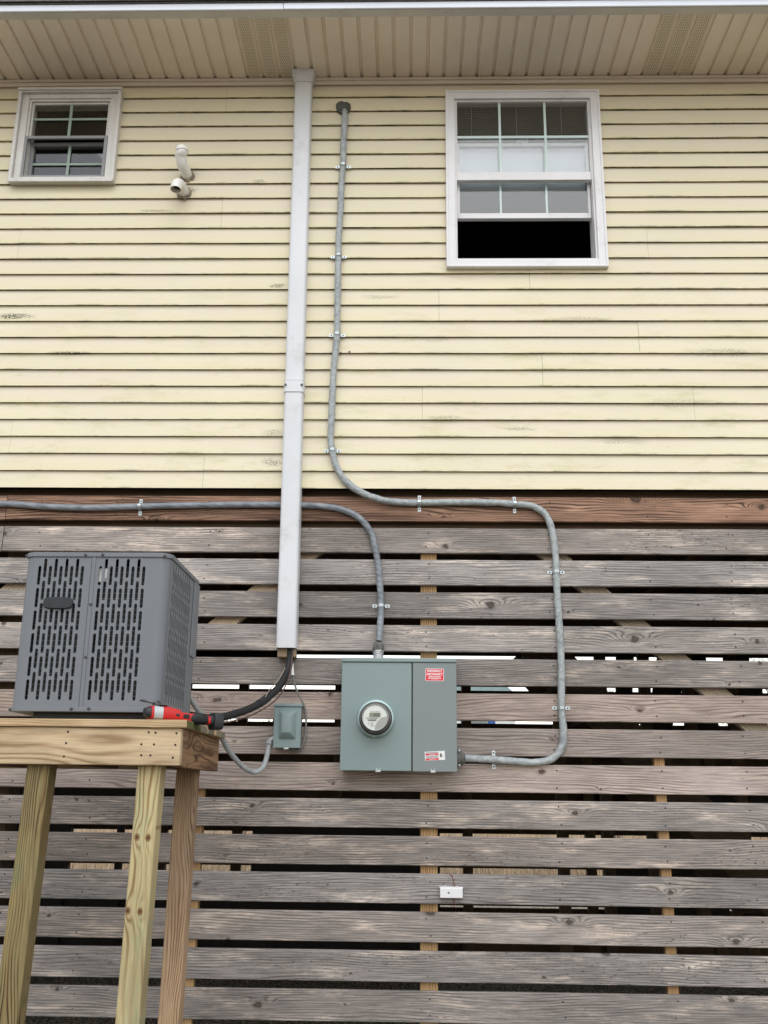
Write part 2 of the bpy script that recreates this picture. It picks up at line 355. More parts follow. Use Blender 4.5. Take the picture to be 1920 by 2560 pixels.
def glass(name, refl, tint=(.93, .94, .945), rough=.0):
    t = NT(name); t.t.nodes.remove(t.b)
    g = t.n('ShaderNodeBsdfGlossy'); g.inputs['Roughness'].default_value = rough; g.inputs[0].default_value = (1, 1, 1, 1)
    tr = t.n('ShaderNodeBsdfTransparent'); tr.inputs[0].default_value = (*tint, 1)
    lw = t.n('ShaderNodeLayerWeight'); lw.inputs[0].default_value = .5
    f = t.m('ADD', refl, t.m('MULTIPLY', t.m('POWER', lw.outputs['Facing'], 5.0), 1.0-refl), clamp=True)
    mx = t.n('ShaderNodeMixShader'); t.t.links.new(f, mx.inputs[0]); t.t.links.new(tr.outputs[0], mx.inputs[1]); t.t.links.new(g.outputs[0], mx.inputs[2])
    t.t.links.new(mx.outputs[0], t.out.inputs[0]); return t.mat
G['glass'] = glass('window_glass', .045)
G['glass2'] = glass('coated_window_glass', .05)
G['meterglass'] = glass('meter_glass', .02)

# siding: pale yellow vinyl with mildew that collects low on each lap
LAP, ZB = .1016, CAMZ+1.61384
def siding_mat():
    t = NT('yellow_vinyl_siding'); p = t.obj(); o = t.sep(p)
    base = srgb(223,213,190)
    f = t.m('FRACT', t.m('DIVIDE', t.m('SUBTRACT', o[2], ZB), LAP))            # 0 at the butt edge, 1 at the top
    n = t.noise(t.vec(t.m('MULTIPLY', o[0], 1.2), 0.0, t.m('MULTIPLY', o[2], 2.0)), 1.0, 4, .6)
    c = t.mix(1.0, base, t.gray(t.ramp(n, .3, .7, .96, 1.03)), 'MULTIPLY')
    pk = t.noise(t.vec(t.m('MULTIPLY', o[0], .6), 3.0, t.m('MULTIPLY', o[2], 9.0)), 1.0, 3)
    c = t.mix(t.ramp(pk, .4, .62, 0, .35), c, srgb(223,208,193))               # pinker bands, placed by noise
    grain = t.noise(t.vec(t.m('MULTIPLY', o[0], 10.0), 0.0, t.m('MULTIPLY', o[2], 260.0)), 1.0, 3)
    c = t.mix(1.0, c, t.gray(t.ramp(grain, .3, .7, .985, 1.015)), 'MULTIPLY')
    # greenish film
    lowh = t.ramp(o[2], ZB+1.9, ZB+.4)
    film = t.m('MULTIPLY', t.ramp(t.noise(t.vec(t.m('MULTIPLY', o[0], 2.2), 7.0, t.m('MULTIPLY', o[2], 8.0)), 1.0, 6, .7), .5, .72, 0, .6), lowh)
    c = t.mix(film, c, srgb(186,180,130))
    yl = t.m('MULTIPLY', t.ramp(f, .8, .05), t.ramp(t.noise(t.vec(t.m('MULTIPLY', o[0], .9), 2.0, t.m('MULTIPLY', o[2], 5.0)), 1.0, 5, .7), .3, .6, .05, .55))  # separate tint, yellower towards each butt edge
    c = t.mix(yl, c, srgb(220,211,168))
    # speckled mould
    spots = t.ramp(t.noise(t.vec(t.m('MULTIPLY', o[0], 45.0), 0.0, t.m('MULTIPLY', o[2], 95.0)), 1.0, 5, .8), .585, .64)
    area = t.ramp(t.noise(t.vec(t.m('MULTIPLY', o[0], 1.9), 11.0, t.m('MULTIPLY', o[2], 3.1)), 1.0, 4, .65), .47, .64)
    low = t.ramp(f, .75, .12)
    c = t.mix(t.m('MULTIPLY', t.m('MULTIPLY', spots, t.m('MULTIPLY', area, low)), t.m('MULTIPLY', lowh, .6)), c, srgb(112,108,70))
    # mould clusters seen in the photograph
    for (x, z, rx, rz, a) in STAINS:
        dx = t.m('DIVIDE', t.m('SUBTRACT', o[0], x), rx); dz = t.m('DIVIDE', t.m('SUBTRACT', o[2], z), rz)
        rr = t.m('SQRT', t.m('ADD', t.m('POWER', dx, 2.0), t.m('POWER', dz, 2.0)))
        rr = t.m('ADD', rr, t.m('MULTIPLY', t.m('SUBTRACT', t.noise(t.vec(t.m('MULTIPLY', o[0], 9.0), 6.0, t.m('MULTIPLY', o[2], 40.0)), 1.0, 4, .7), .52), 2.0))
        sp2 = t.ramp(t.noise(t.vec(t.m('MULTIPLY', o[0], 90.0), 5.0, t.m('MULTIPLY', o[2], 150.0)), 1.0, 3, .7), .42, .54)
        c = t.mix(t.m('MULTIPLY', t.m('MULTIPLY', sp2, t.ramp(rr, 1, .15)), a), c, srgb(58,58,30))
    # dirt line right at the butt edge
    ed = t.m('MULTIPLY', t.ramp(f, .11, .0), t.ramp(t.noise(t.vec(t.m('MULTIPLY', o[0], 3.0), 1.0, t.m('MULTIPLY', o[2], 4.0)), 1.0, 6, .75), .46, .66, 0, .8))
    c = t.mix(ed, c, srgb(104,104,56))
    t.col(c); t.rough(.5); t.b.inputs['Specular IOR Level'].default_value = .3
    t.bump(grain, .15, .001)
    return t.mat
def stn(px, py, rx, rz, a):
    p = D(px, py); return (p.x, p.z, rx, rz, a)
STAINS = [stn(408, 376, .07, .05, .5), stn(412, 408, .07, .035, .55), stn(560, 392, .05, .02, .6), stn(150, 762, .16, .012, .9), stn(340, 455, .12, .012, .7), stn(1250, 690, .25, .03, .35), stn(1560, 760, .3, .03, .4), stn(820, 640, .15, .02, .35), stn(1480, 870, .3, .03, .35), stn(22, 683, .17, .03, 1.0), stn(600, 617, .06, .02, .8), stn(1340, 950, .2, .03, .35), stn(960, 905, .12, .03, .4), stn(590, 998, .08, .03, .6), stn(900, 730, .3, .03, .25), stn(1120, 925, .1, .02, .45), stn(590, 935, .1, .03, .4)]
G['siding'] = siding_mat()
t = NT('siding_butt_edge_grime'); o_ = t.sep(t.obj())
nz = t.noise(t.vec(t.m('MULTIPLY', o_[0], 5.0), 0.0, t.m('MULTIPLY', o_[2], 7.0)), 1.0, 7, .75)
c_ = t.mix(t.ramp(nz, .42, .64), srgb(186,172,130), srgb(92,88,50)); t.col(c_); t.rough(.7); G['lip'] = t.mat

t = NT('beige_vinyl_soffit'); o_ = t.sep(t.obj())
c_ = t.mix(t.ramp(t.noise(t.obj(), 1.4, 6, .65), .4, .7, 0, .5), srgb(230,218,205), srgb(210,195,177))
c_ = t.mix(t.ramp(t.noise(t.obj(), 9.0, 9, .8), .63, .72, 0, .55), c_, srgb(120,98,70))
t.col(c_); t.rough(.5); G['soffit'] = t.mat
t = NT('perforated_vinyl_soffit'); o_ = t.sep(t.obj())   # rows of real-size vent perforations
gx = t.m('DIVIDE', o_[0], .0125); gy = t.m('DIVIDE', o_[1], .0125)
row = t.m('FLOOR', gy); gx = t.m('ADD', gx, t.m('MULTIPLY', t.m('MODULO', row, 2.0), .5))
fx = t.m('SUBTRACT', t.m('FRACT', t.m('ADD', gx, 500.0)), .5); fy = t.m('SUBTRACT', t.m('FRACT', t.m('ADD', gy, 500.0)), .5)
dd = t.m('SQRT', t.m('ADD', t.m('POWER', fx, 2.0), t.m('POWER', fy, 2.0)))
hole = t.m('LESS_THAN', dd, .24)
xx = t.m('ABSOLUTE', t.m('SUBTRACT', t.m('FRACT', t.m('DIVIDE', o_[0], .1016)), .5)); hole = t.m('MULTIPLY', hole, t.m('LESS_THAN', xx, .33))
c_ = t.mix(t.ramp(t.noise(t.obj(), 1.4, 6, .65), .4, .7, 0, .5), srgb(216,204,186), srgb(196,181,158))
c_ = t.mix(hole, c_, srgb(52,40,28)); t.col(c_); t.rough(.5); G['perf'] = t.mat

t = NT('sleeved_service_cable'); o_ = t.obj()
n_ = t.noise(o_, 26.0, 5, .65, 1.5); c_ = t.mix(t.ramp(n_, .4, .66), srgb(168,173,174), srgb(136,141,144)); t.col(c_); t.rough(.42)
t.bump(n_, .7, .006); G['cable'] = t.mat
t = NT('smooth_grey_service_cable'); o_ = t.sep(t.obj())
tw = t.m('SINE', t.m('ADD', t.m('MULTIPLY', t.m('ADD', o_[0], t.m('MULTIPLY', o_[2], .3)), 70.0), t.m('MULTIPLY', o_[2], 190.0)))
n_ = t.noise(t.obj(), 12.0, 4); c_ = t.mix(t.ramp(n_, .4, .66), srgb(132,137,144), srgb(108,113,120)); t.col(c_); t.rough(.38)
t.bump(t.m('ADD', t.m('MULTIPLY', tw, .5), n_), .35, .004); G['cable2'] = t.mat

t = NT('gravel'); p_ = t.obj()
vo = t.n('ShaderNodeTexVoronoi'); vo.inputs['Scale'].default_value = 55; t.t.links.new(p_, vo.inputs['Vector'])
k_ = t.sep(vo.outputs['Color'])[0]; c_ = t.mix(k_, srgb(136,122,102), srgb(214,200,176))
c_ = t.mix(t.ramp(vo.outputs['Distance'], .35, .75), c_, srgb(70,62,52)); t.col(c_); t.rough(.9)
t.bump(t.m('SUBTRACT', 1.0, vo.outputs['Distance']), .9, .012); G['gravel'] = t.mat
t = NT('dry_grass_ground'); c_ = t.mix(t.noise(t.obj(), .7, 8, .7), srgb(66,64,50), srgb(112,100,80)); t.col(c_); t.rough(.95)
t.bump(t.noise(t.obj(), 12, 6), .8, .05); G['marsh'] = t.mat
t = NT('condenser_coil'); o_ = t.sep(t.obj())
ln = t.m('GREATER_THAN', t.m('FRACT', t.m('DIVIDE', o_[2], .022)), .86)
c_ = t.mix(ln, srgb(42,46,46), srgb(110,112,112)); t.col(c_); t.rough(.6); t.b.inputs['Metallic'].default_value = .3; G['coil'] = t.mat

# ------------------------------------------------------------------ ground
mb = MB(); mb.add([(-400, -60, 0), (400, -60, 0), (400, 900, 0), (-400, 900, 0)], [(0, 1, 2, 3)])
tag(mb.build('ground', G['marsh']), None, None, kind='structure')
mb = MB(); mb.add([(-14, -.3, .004), (14, -.3, .004), (14, 11.0, .004), (-14, 11.0, .004)], [(0, 1, 2, 3)])
tag(mb.build('gravel_ground', G['gravel']), None, None, kind='structure')

# ------------------------------------------------------------------ house
XL, XR = -5.2, 5.6
HY1 = 5.75                                    # rear side of the house
house = thing('house', (0, 0, ZB), 'raised house with pale yellow vinyl siding above a grey slatted skirt', 'house')
# window rectangles (x0, x1, z0, z1) on the wall plane
def rect(tl, tr, bl, br, y=-.03):
    a, b, c, d = (W(*q, y) for q in (tl, tr, bl, br))
    return ((a.x+c.x)/2, (b.x+d.x)/2, (c.z+d.z)/2, (a.z+b.z)/2)
W1 = rect((48, 224.5), (303.4, 224.5), (21.3, 451.5), (286, 454.5))
W2 = rect((1116.3, 227.4), (1497, 225.7), (1116.8, 666.7), (1519, 663.8))
HOLES = [(r[0]+.02, r[1]-.02, r[2]+.02, r[3]-.02) for r in (W1, W2)]
ZS = W(960, 198, 0).z                         # soffit level at the wall
ncourse = int((ZS-ZB)/LAP)+1
# panel joints: course index from the bottom -> x of the joint (each panel is two laps)
def jx(px, py): return D(px, py).x
JOINTS = {}
for (px, py) in ((440, 1000), (912, 868), (1172, 800), (1380, 725), (948, 660), (1144, 600), (478, 465), (40, 530), (488, 230), (1398, 510), (20, 960), (1500, 880)):
    z = D(px, py).z; i = int((z-ZB)/LAP); i -= i % 2; JOINTS.setdefault(i, []).append(jx(px, py))
mb = MB()
DEP = .015
for i in range(ncourse):
    z0 = ZB+i*LAP; z1 = min(z0+LAP, ZS-.005)
    js = sorted(JOINTS.get(i-i % 2, []))
    edges = [XL]+js+[XR]
    for s_ in range(len(edges)-1):
        xa, xb = edges[s_]+(.0011 if s_ else 0), edges[s_+1]
        xs = set([xa, xb]); n = int((xb-xa)/.12)+1
        for k in range(1, n): xs.add(xa+(xb-xa)*k/n)
        for h in HOLES:
            for e in h[:2]:
                if xa < e < xb: xs.add(e)
        xs = sorted(xs)
        push = -.0012*(s_ % 2)
        def wav(x, k): return .0016*noise.noise(Vector((x*1.1, i*.7+k*9, 3.1)))
        for a, b in zip(xs[:-1], xs[1:]):
            m_ = (a+b)/2; spans = [(z0, z1)]
            for h in HOLES:
                if h[0] < m_ < h[1]:
                    ns = []
                    for (p, q) in spans:
                        if h[2] > p: ns.append((p, min(q, h[2])))
                        if h[3] < q: ns.append((max(p, h[3]), q))
                    spans = [x for x in ns if x[1]-x[0] > .001]
            for (p, q) in spans:
                def Y(z, x): return push+DEP*(z-z0)/LAP+wav(x, 0)
                def Z(z, x): return z+(wav(x, 1) if abs(z-z0) < 1e-6 else wav(x, 1)*0)
                mb.add([(a, Y(p, a), Z(p, a)), (b, Y(p, b), Z(p, b)), (b, Y(q, b), q), (a, Y(q, a), q)], [(0, 1, 2, 3)], 0)
                if abs(p-z0) < 1e-6:
                    mb.add([(a, Y(p, a), Z(p, a)), (b, Y(p, b), Z(p, b)), (b, DEP+.001, z0+.0035), (a, DEP+.001, z0+.0035)], [(3, 2, 1, 0)], 1)
siding = mb.build('siding', [G['siding'], G['lip']], house)
# backing wall, with openings
mb = MB()
cuts = sorted([XL, XR]+[e for h in HOLES for e in h[:2]])
for a, b in zip(cuts[:-1], cuts[1:]):
    m_ = (a+b)/2; spans = [(ZB+.03, ZS+.2)]
    for h in HOLES:
        if h[0] < m_ < h[1]: spans = [(ZB+.03, h[2]), (h[3], ZS+.2)]
    for p, q in spans: mb.box(a, b, .02, .16, p, q)
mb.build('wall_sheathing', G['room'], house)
mb = MB(); mb.box(XL, XR, .10, HY1, ZB-.03, ZB+.02)
for k in range(27):
    x = XL+.2+k*.4; mb.box(x, x+.045, .2, HY1-.05, ZB-.12, ZB-.03)
mb.box(XL, XR, .1, .19, ZB-.26, ZB-.031); mb.box(XL, XR, 2.9, 3.05, ZB-.38, ZB-.121)
mb.build('floor_frame', G['dark_wood'], house)
mb = MB(); mb.box(XL, XR, HY1, HY1+.15, ZB-.08, ZS+.2); mb.box(XL-.12, XL, .02, HY1+.15, ZB, ZS+.2); mb.box(XR, XR+.12, .02, HY1+.15, ZB, ZS+.2)
mb.build('outer_wall', G['siding'], house)
mb = MB(); mb.box(XL, XR, 3.4, 3.5, ZB+.02, ZS+.2); mb.box(XL, XR, .16, HY1, ZS+.2, ZS+.25)
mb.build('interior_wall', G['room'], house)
# soffit
ov = CAMD+0  # overhang from the photo: front edge of the soffit seen at y=35*K
r_ = FW*CAMF-U2*(40.5-1280); tt = (ZS-CAMZ)/r_.z; SY = (CAMP+r_*tt).y
mbs = MB(); x0 = math.floor((XL)/.1016)*.1016
def perfzone(x):
    for pa, pb in ((522, 627), (1408, 1543)):
        a, b = D(pa, 100, SY/2-.0).x, D(pb, 100, SY/2).x
        k = round(a/.1016)*.1016
        if k-.001 <= x < k+3*.1016-.01: return True
    return False
k = x0
while k < XR:
    zz = ZS+.001*random.uniform(-1, 1)
    prof = [(0, .013), (.008, .013), (.012, 0), (.0926, 0), (.0966, .013), (.1016, .013)]
    for (a, za), (b, zb_) in zip(prof[:-1], prof[1:]):
        mi = 1 if (perfzone(k) and za == 0 and zb_ == 0) else 0
        mbs.add([(k+a, SY, ZS+za), (k+b, SY, ZS+zb_), (k+b, .02, ZS+zb_), (k+a, .02, ZS+za)], [(0, 1, 2, 3)], mi)
    k += .1016
mbs.box(XL, XR, SY, .02, ZS+.03, ZS+.04)
mbs.build('soffit', [G['soffit'], G['perf']], house)
mb = MB(); mb.box(XL, XR, -.022, .0, ZS-.018, ZS-.002); mb.box(XL, XR, -.010, .004, ZS-.040, ZS-.0185)
mb.build('wall_trim', G['soffit'], house, bevel=.002)
mb = MB(); mb.box(XL, XR, SY-.052, SY+.004, ZS-.002, ZS+.003); tr_ = mb.build('fascia_return', G['fasciaunder'], house, bevel=.003)
mb = MB(); xj = D(612, 20, SY-.05).x
mb.box(XL, xj, SY-.064, SY-.053, ZS-.003, ZS+.040); mb.box(xj+.0015, XR, SY-.0645, SY-.0535, ZS-.0025, ZS+.0405)
mb.build('fascia', G['fascia'], house, bevel=.004)
mb = MB(); mb.box(XL, XR, SY-.070, SY-.02, ZS+.0415, ZS+.048)
mb.build('drip_edge', G['shingle'], house)
mb = MB(); th = rad(22)
mb.add([(XL, SY-.085, ZS+.048), (XR, SY-.085, ZS+.048), (XR, 3.0, ZS+.048+(3.085-SY)*math.tan(th)), (XL, 3.0, ZS+.048+(3.085-SY)*math.tan(th)),
        (XL, SY-.085, ZS+.070), (XR, SY-.085, ZS+.070), (XR, 3.0, ZS+.070+(3.085-SY)*math.tan(th)), (XL, 3.0, ZS+.070+(3.085-SY)*math.tan(th))],
       [(0, 1, 2, 3), (4, 7, 6, 5), (0, 4, 5, 1), (0, 3, 7, 4), (1, 5, 6, 2)])
zr = ZS+.070+(3.085-SY)*math.tan(th)
mb.add([(XL, 3, zr), (XR, 3, zr), (XR, HY1+.6, ZS+.1), (XL, HY1+.6, ZS+.1)], [(0, 1, 2, 3)])
mb.build('roof', G['shingle'], house)

mb = MB()
for q in ((736, 762), (755, 760)):
    p = D(*q); mb.lathe([(.006, 0), (.004, .002)], Matrix.Translation((p.x, -.001, p.z)) @ Matrix.Rotation(rad(90), 4, 'X'), 8)
mb.build('rusty_nail', G['brownwire'], house)['kind'] = 'stuff'
def frame(mb, r, wd, y0, y1, mi=0, bot=None, top=None):
    x0, x1, z0, z1 = r; bt = wd if bot is None else bot; tp = wd if top is None else top
    mb.box(x0, x0+wd, y0, y1, z0, z1, mi); mb.box(x1-wd, x1, y0, y1, z0, z1, mi)
    mb.box(x0+wd, x1-wd, y0+.0008, y1, z1-tp, z1, mi); mb.box(x0+wd, x1-wd, y0+.0008, y1, z0, z0+bt, mi)
# --- large window
x0, x1, z0, z1 = W2; hW = (x1-x0)
def f2x(zx): return x0+(zx-300)/(935-300)*0 if False else None
win = MB(); frame(win, W2, .052, -.030, .02)
frame(win, (x0-.004, x1+.004, z0-.004, z1+.004), .014, -.036, .02)     # thin outer lip
big = win.build('window', G['white'], house, bevel=.0025); big['label'] = 'large white window with its lower sash raised'
ix0, ix1, iz0, iz1 = x0+.052, x1-.052, z0+.052, z1-.052
mb = MB(); frame(mb, (ix0-.001, ix1+.001, iz0-.014, iz1+.002), .012, -.010, .13); mb.box(ix0, ix1, -.028, .13, iz0-.016, iz0-.008); mb.build('jamb', G['white'], big, bevel=.002)
zr1 = W(1310, 430.2, 0).z; zr0 = W(1310, 450.5, 0).z                    # meeting rail of the upper sash
mb = MB(); frame(mb, (ix0+.004, ix1-.004, zr0, iz1), .012, -.004, .03, bot=zr1-zr0, top=.008)
mb.build('upper_sash', G['white'], big, bevel=.002)
mb = MB()
gw = ix1-ix0
for k in (1, 2): mb.box(ix0+gw*k/3-.007, ix0+gw*k/3+.007, .004, .016, zr1, iz1-.008)
zm = W(1310, 341, 0).z
for k in range(3): mb.box(ix0+gw*k/3+.007*(k > 0), ix0+gw*(k+1)/3-.007*(k < 2), .0045, .0155, zm-.008, zm+.008)
mb.build('muntin_grid', G['munt'], big)
mb = MB(); mb.box(ix0+.014, ix1-.014, .009, .012, zr1, iz1-.006); mb.build('pane', G['glass'], big)
zl1, zl0 = W(1310, 533.5, .05).z, W(1310, 546.5, .05).z                 # bottom rail of the raised sash
mb = MB(); top_l = zm-.012
frame(mb, (ix0+.014, ix1-.014, zl0, top_l), .016, .045, .08, bot=zl1-zl0, top=.02)
mb.build('lower_sash', G['white'], big, bevel=.002)
mb = MB()
for k in (1, 2): mb = MB(); mb.box(ix0+gw*k/3-.006, ix0+gw*k/3+.006, .052, .064, zl1, top_l-.02); mb.build('muntin', G['munt'], big)
mb = MB(); mb.box(ix0+.028, ix1-.028, .056, .059, zl1-.004, top_l-.018); mb.build('pane', G['glass2'], big)
mb = MB(); mb.box(ix0+.03, ix1-.03, .098, .100, zr0-.01, zm-.006); mb.build('reflection_sheet', G['skyreflection'], big)  # pale sheet added for the bright sky reflection in the doubled panes
mb = MB(); q = (ix0+ix1)/2
mb.box(q-.035, q+.035, .035, .052, top_l-.002, top_l+.012); mb.box(q-.012, q+.03, .028, .036, top_l+.004, top_l+.016); mb.build('sash_lock', G['steel'], big, bevel=.002)
mb = MB(); z = zm+.01
while z < iz1-.004:
    mb.box(ix0+.02, ix1-.02, .040, .060, z, z+.002, M=None); z += .0125
for k in range(3): mb.box(ix0+gw*(k+.38)/3, ix0+gw*(k+.38)/3+.0025, .036, .038, zm, iz1)
mb.build('blind', G['blind'], big)
# --- small window
small = MB(); x0, x1, z0, z1 = W1
frame(small, W1, .020, -.040, .015)
mb = small; frame(mb, (x0+.021, x1-.021, z0+.013, z1-.021), .042, -.018, .015, bot=.028, top=.030)
sm = small.build('window', G['white2'], house, bevel=.002); sm['label'] = 'small white window with a grey framed insect screen below'
mb = MB(); mb.box(x0+.004, x1-.004, -.046, -.0405, z0-.010, z0+.014); mb.build('sill', G['white2'], sm, bevel=.002)
mb = MB(); mb.box(x0-.004, x1+.004, -.050, -.041, z1-.012, z1+.006); mb.build('casing', G['white2'], sm, bevel=.002)
jx0, jx1, jz0, jz1 = x0+.064, x1-.064, z0+.042, z1-.052
mb = MB(); frame(mb, (jx0-.001, jx1+.001, jz0-.001, jz1+.001), .014, -.008, .09); mb.build('jamb', G['white2'], sm, bevel=.002)
zmid = W(165, 200+445/3.19, 0).z
mb = MB(); frame(mb, (jx0+.014, jx1-.014, zmid-.006, jz1-.014), .012, .006, .03, bot=.012, top=.012); mb.build('upper_sash', G['white2'], sm, bevel=.002)
mb = MB(); q = (jx0+jx1)/2; zz = (zmid+jz1)/2
mb.box(q-.008, q+.008, .012, .02, zmid, jz1-.026); mb.box(jx0+.026, q-.008, .0125, .0195, zz-.007, zz+.007); mb.box(q+.008, jx1-.026, .0125, .0195, zz-.007, zz+.007); mb.build('muntin_grid', G['munt_green'], sm)
mb = MB(); mb.box(jx0+.024, jx1-.024, .022, .025, zmid+.002, jz1-.02); mb.build('pane', G['glass'], sm)
mb = MB(); frame(mb, (jx0-.006, jx1-.004, jz0-.006, zmid-.008), .020, -.014, .004); mb.build('screen_frame', G['screenframe'], sm, bevel=.002)
mb = MB(); frame(mb, (jx0+.014, jx1-.014, jz0+.014, zmid-.012), .022, .05, .08); mb.build('lower_sash', G['screenframe'], sm)
mb = MB(); zz = (zmid+jz0)/2-.014
mb.box(q-.008, q+.008, .054, .062, jz0+.03, zmid-.034); mb.box(jx0+.036, q-.008, .0545, .0615, zz-.007, zz+.007); mb.box(q+.008, jx1-.036, .0545, .0615, zz-.007, zz+.007); mb.build('muntin_grid', G['munt_green'], sm)
mb = MB(); mb.box(jx0+.03, jx1-.03, .064, .067, jz0+.03, zmid-.03); mb.build('pane', G['glass'], sm)

# ------------------------------------------------------------------ slatted skirt fence
FY = .03                                     # front face of the boards
PIT, BH, TOP0 = .17837, .1397, CAMZ+1.3987
fence = thing('slat_fence', (0, FY, 0), 'weathered grey horizontal board skirt below the yellow siding', 'fence')
def plank(name, x0, x1, z0, z1, y0, y1, mat, parent, seed=0, seg=.25, warp=.0012, tilt=0.0):
    n = max(2, int((x1-x0)/seg)); c = .003; mb = MB(); prof = [(y0+c, z0), (y1, z0), (y1, z1), (y0+c, z1), (y0, z1-c), (y0, z0+c)]; m = len(prof)
    vs = []
    for i in range(n+1):
        x = x0+(x1-x0)*i/n; dz = warp*2*noise.noise(Vector((x*.8, seed*3.7, 0)))+tilt*(x-(x0+x1)/2); dy = warp*2*noise.noise(Vector((x*.6, seed*2.1, 5)))
        vs += [(x, p+dy, q+dz+warp*noise.noise(Vector((x*6, q*9, seed)))) for p, q in prof]
    fs = [(i*m+k, (i+1)*m+k, (i+1)*m+(k+1) % m, i*m+(k+1) % m) for i in range(n) for k in range(m)]
    fs += [tuple(range(m)), tuple(n*m+k for k in range(m-1, -1, -1))]
    mb.add(vs, fs); return mb.build(name, mat, parent, org='c')
xj = D(6, 1165, FY).x; xj2 = D(14, 1095, FY).x
for i in range(-1, 17):
    zt = TOP0-PIT*i
    mt = G['rim'] if i == -1 else (G['fence_mauve'] if i in (5, 6, 7) else G['fence'])
    spans = [(XL, XR)]
    if i == -1: spans = [(XL, xj2-.002), (xj2+.002, XR)]
    if i == 0: spans = [(XL, xj-.002), (xj+.003, XR)]
    for a, b in spans: plank('board', a, b, zt-BH, zt, FY, FY+.025, mt, fence, seed=i+a)
PB = FY+.025+.002
def post(x0, x1, y0, y1, z0, z1, mat, parent, name='post'):
    mb = MB(); mb.box(x0, x1, y0, y1, z0, z1); return mb.build(name, mat, parent, org='c', bevel=.004)
a, b = D(908, 1600, PB).x, D(944.5, 1600, PB).x; post(a, b, PB, PB+.09, 0, ZB-.27, G['tan_post'], fence)
a = D(1434, 1800, PB).x; post(a-.027, a+.027, PB, PB+.045, 0, ZB-1.3+.0, G['tan_post'], fence)
a = D(430, 1700, PB).x; post(a-.03, a+.03, PB, PB+.045, 0, ZB-1.25, G['tan_post'], fence)
a = D(22, 1500, PB+.1).x; post(a-.10, a+.05, PB+.10, PB+.25, 0, ZB-.27, G['dark_wood_z'], fence)
def brace(p, q, wd, y, mat, th=.045):
    a = Vector(p); b = Vector(q); L = (b-a).length; ang = math.atan2(b.z-a.z, b.x-a.x)
    mb = MB(); mb.box(-L/2, L/2, 0, th, -wd/2, wd/2)
    o = mb.build('brace', mat, fence, bevel=.003); o.location = Vector(((a.x+b.x)/2, y, (a.z+b.z)/2))-fence.location; o.rotation_euler = (0, -ang, 0); return o
yb = .104
brace(W(1255, 1281, yb), W(1960, 1876, yb), .105, yb, G['brace'])
brace(W(890, 1281, yb), W(500, 1605, yb), .105, yb, G['brace'])
brace(W(262, 1281, yb), W(-70, 1560, yb), .105, yb, G['brace'])
# nails (two per board at each post)
mb = MB(); ny = FY-.0006
for px in (1070, 500, 1640, 1385, 250, 60, 1850):
    for i in range(-1, 14):
        for dz in (.03, .108):
            zt = TOP0-PIT*i-dz+random.uniform(-.008, .008); x = W(px, 1700, FY).x+random.uniform(-.012, .012)
            mb.lathe([(.0042, 0), (.0030, .0004)], Matrix.Translation((x, ny, zt)) @ Matrix.Rotation(rad(90), 4, 'X'), 8)
mb.build('nail', G['gap'], fence)['kind'] = 'stuff'

# far side of the house: same kind of slatted skirt, seen from inside through the gaps
FFY = HY1-.12
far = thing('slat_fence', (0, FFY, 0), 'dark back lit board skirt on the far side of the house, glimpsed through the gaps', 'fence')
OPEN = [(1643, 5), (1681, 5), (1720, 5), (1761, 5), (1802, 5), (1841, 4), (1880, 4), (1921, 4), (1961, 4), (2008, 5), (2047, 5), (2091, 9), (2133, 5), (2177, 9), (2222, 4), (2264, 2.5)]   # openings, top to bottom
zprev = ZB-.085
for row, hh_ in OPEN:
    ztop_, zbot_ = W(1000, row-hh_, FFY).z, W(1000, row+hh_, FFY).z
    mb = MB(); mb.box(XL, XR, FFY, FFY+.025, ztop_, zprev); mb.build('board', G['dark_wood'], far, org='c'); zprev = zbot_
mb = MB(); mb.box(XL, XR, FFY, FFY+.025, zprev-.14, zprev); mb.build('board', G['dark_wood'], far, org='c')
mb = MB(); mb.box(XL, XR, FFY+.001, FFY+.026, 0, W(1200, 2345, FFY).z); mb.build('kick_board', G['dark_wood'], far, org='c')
for px in (430, 610, 850, 1165, 1460, 1500, 1760, 200):
    a = W(px, 1700, FFY-.1).x; post(a-.05, a+.05, FFY-.1, FFY-.002, 0, ZB-.26, G['dark_wood_z'], far)
# closed ends of the crawl space and stored panels
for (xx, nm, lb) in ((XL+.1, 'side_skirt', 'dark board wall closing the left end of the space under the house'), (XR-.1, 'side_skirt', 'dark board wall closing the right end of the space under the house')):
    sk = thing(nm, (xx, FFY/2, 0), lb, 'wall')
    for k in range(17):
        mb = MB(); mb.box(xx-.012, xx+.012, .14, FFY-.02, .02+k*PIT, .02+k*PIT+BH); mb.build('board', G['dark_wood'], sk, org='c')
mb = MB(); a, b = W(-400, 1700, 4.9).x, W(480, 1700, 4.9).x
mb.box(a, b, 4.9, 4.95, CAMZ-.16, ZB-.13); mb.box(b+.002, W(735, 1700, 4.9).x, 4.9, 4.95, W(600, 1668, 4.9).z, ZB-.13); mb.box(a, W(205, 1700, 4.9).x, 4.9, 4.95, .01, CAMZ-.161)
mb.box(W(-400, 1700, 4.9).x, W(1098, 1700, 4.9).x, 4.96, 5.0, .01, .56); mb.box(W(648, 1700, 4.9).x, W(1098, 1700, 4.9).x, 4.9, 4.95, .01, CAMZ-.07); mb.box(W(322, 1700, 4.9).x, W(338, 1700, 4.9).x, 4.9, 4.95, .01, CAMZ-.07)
tag(mb.build('storage_panel', G['tarp'], None, org='c'), 'dark solid panel under the left half of the house, behind the slats', 'panel')

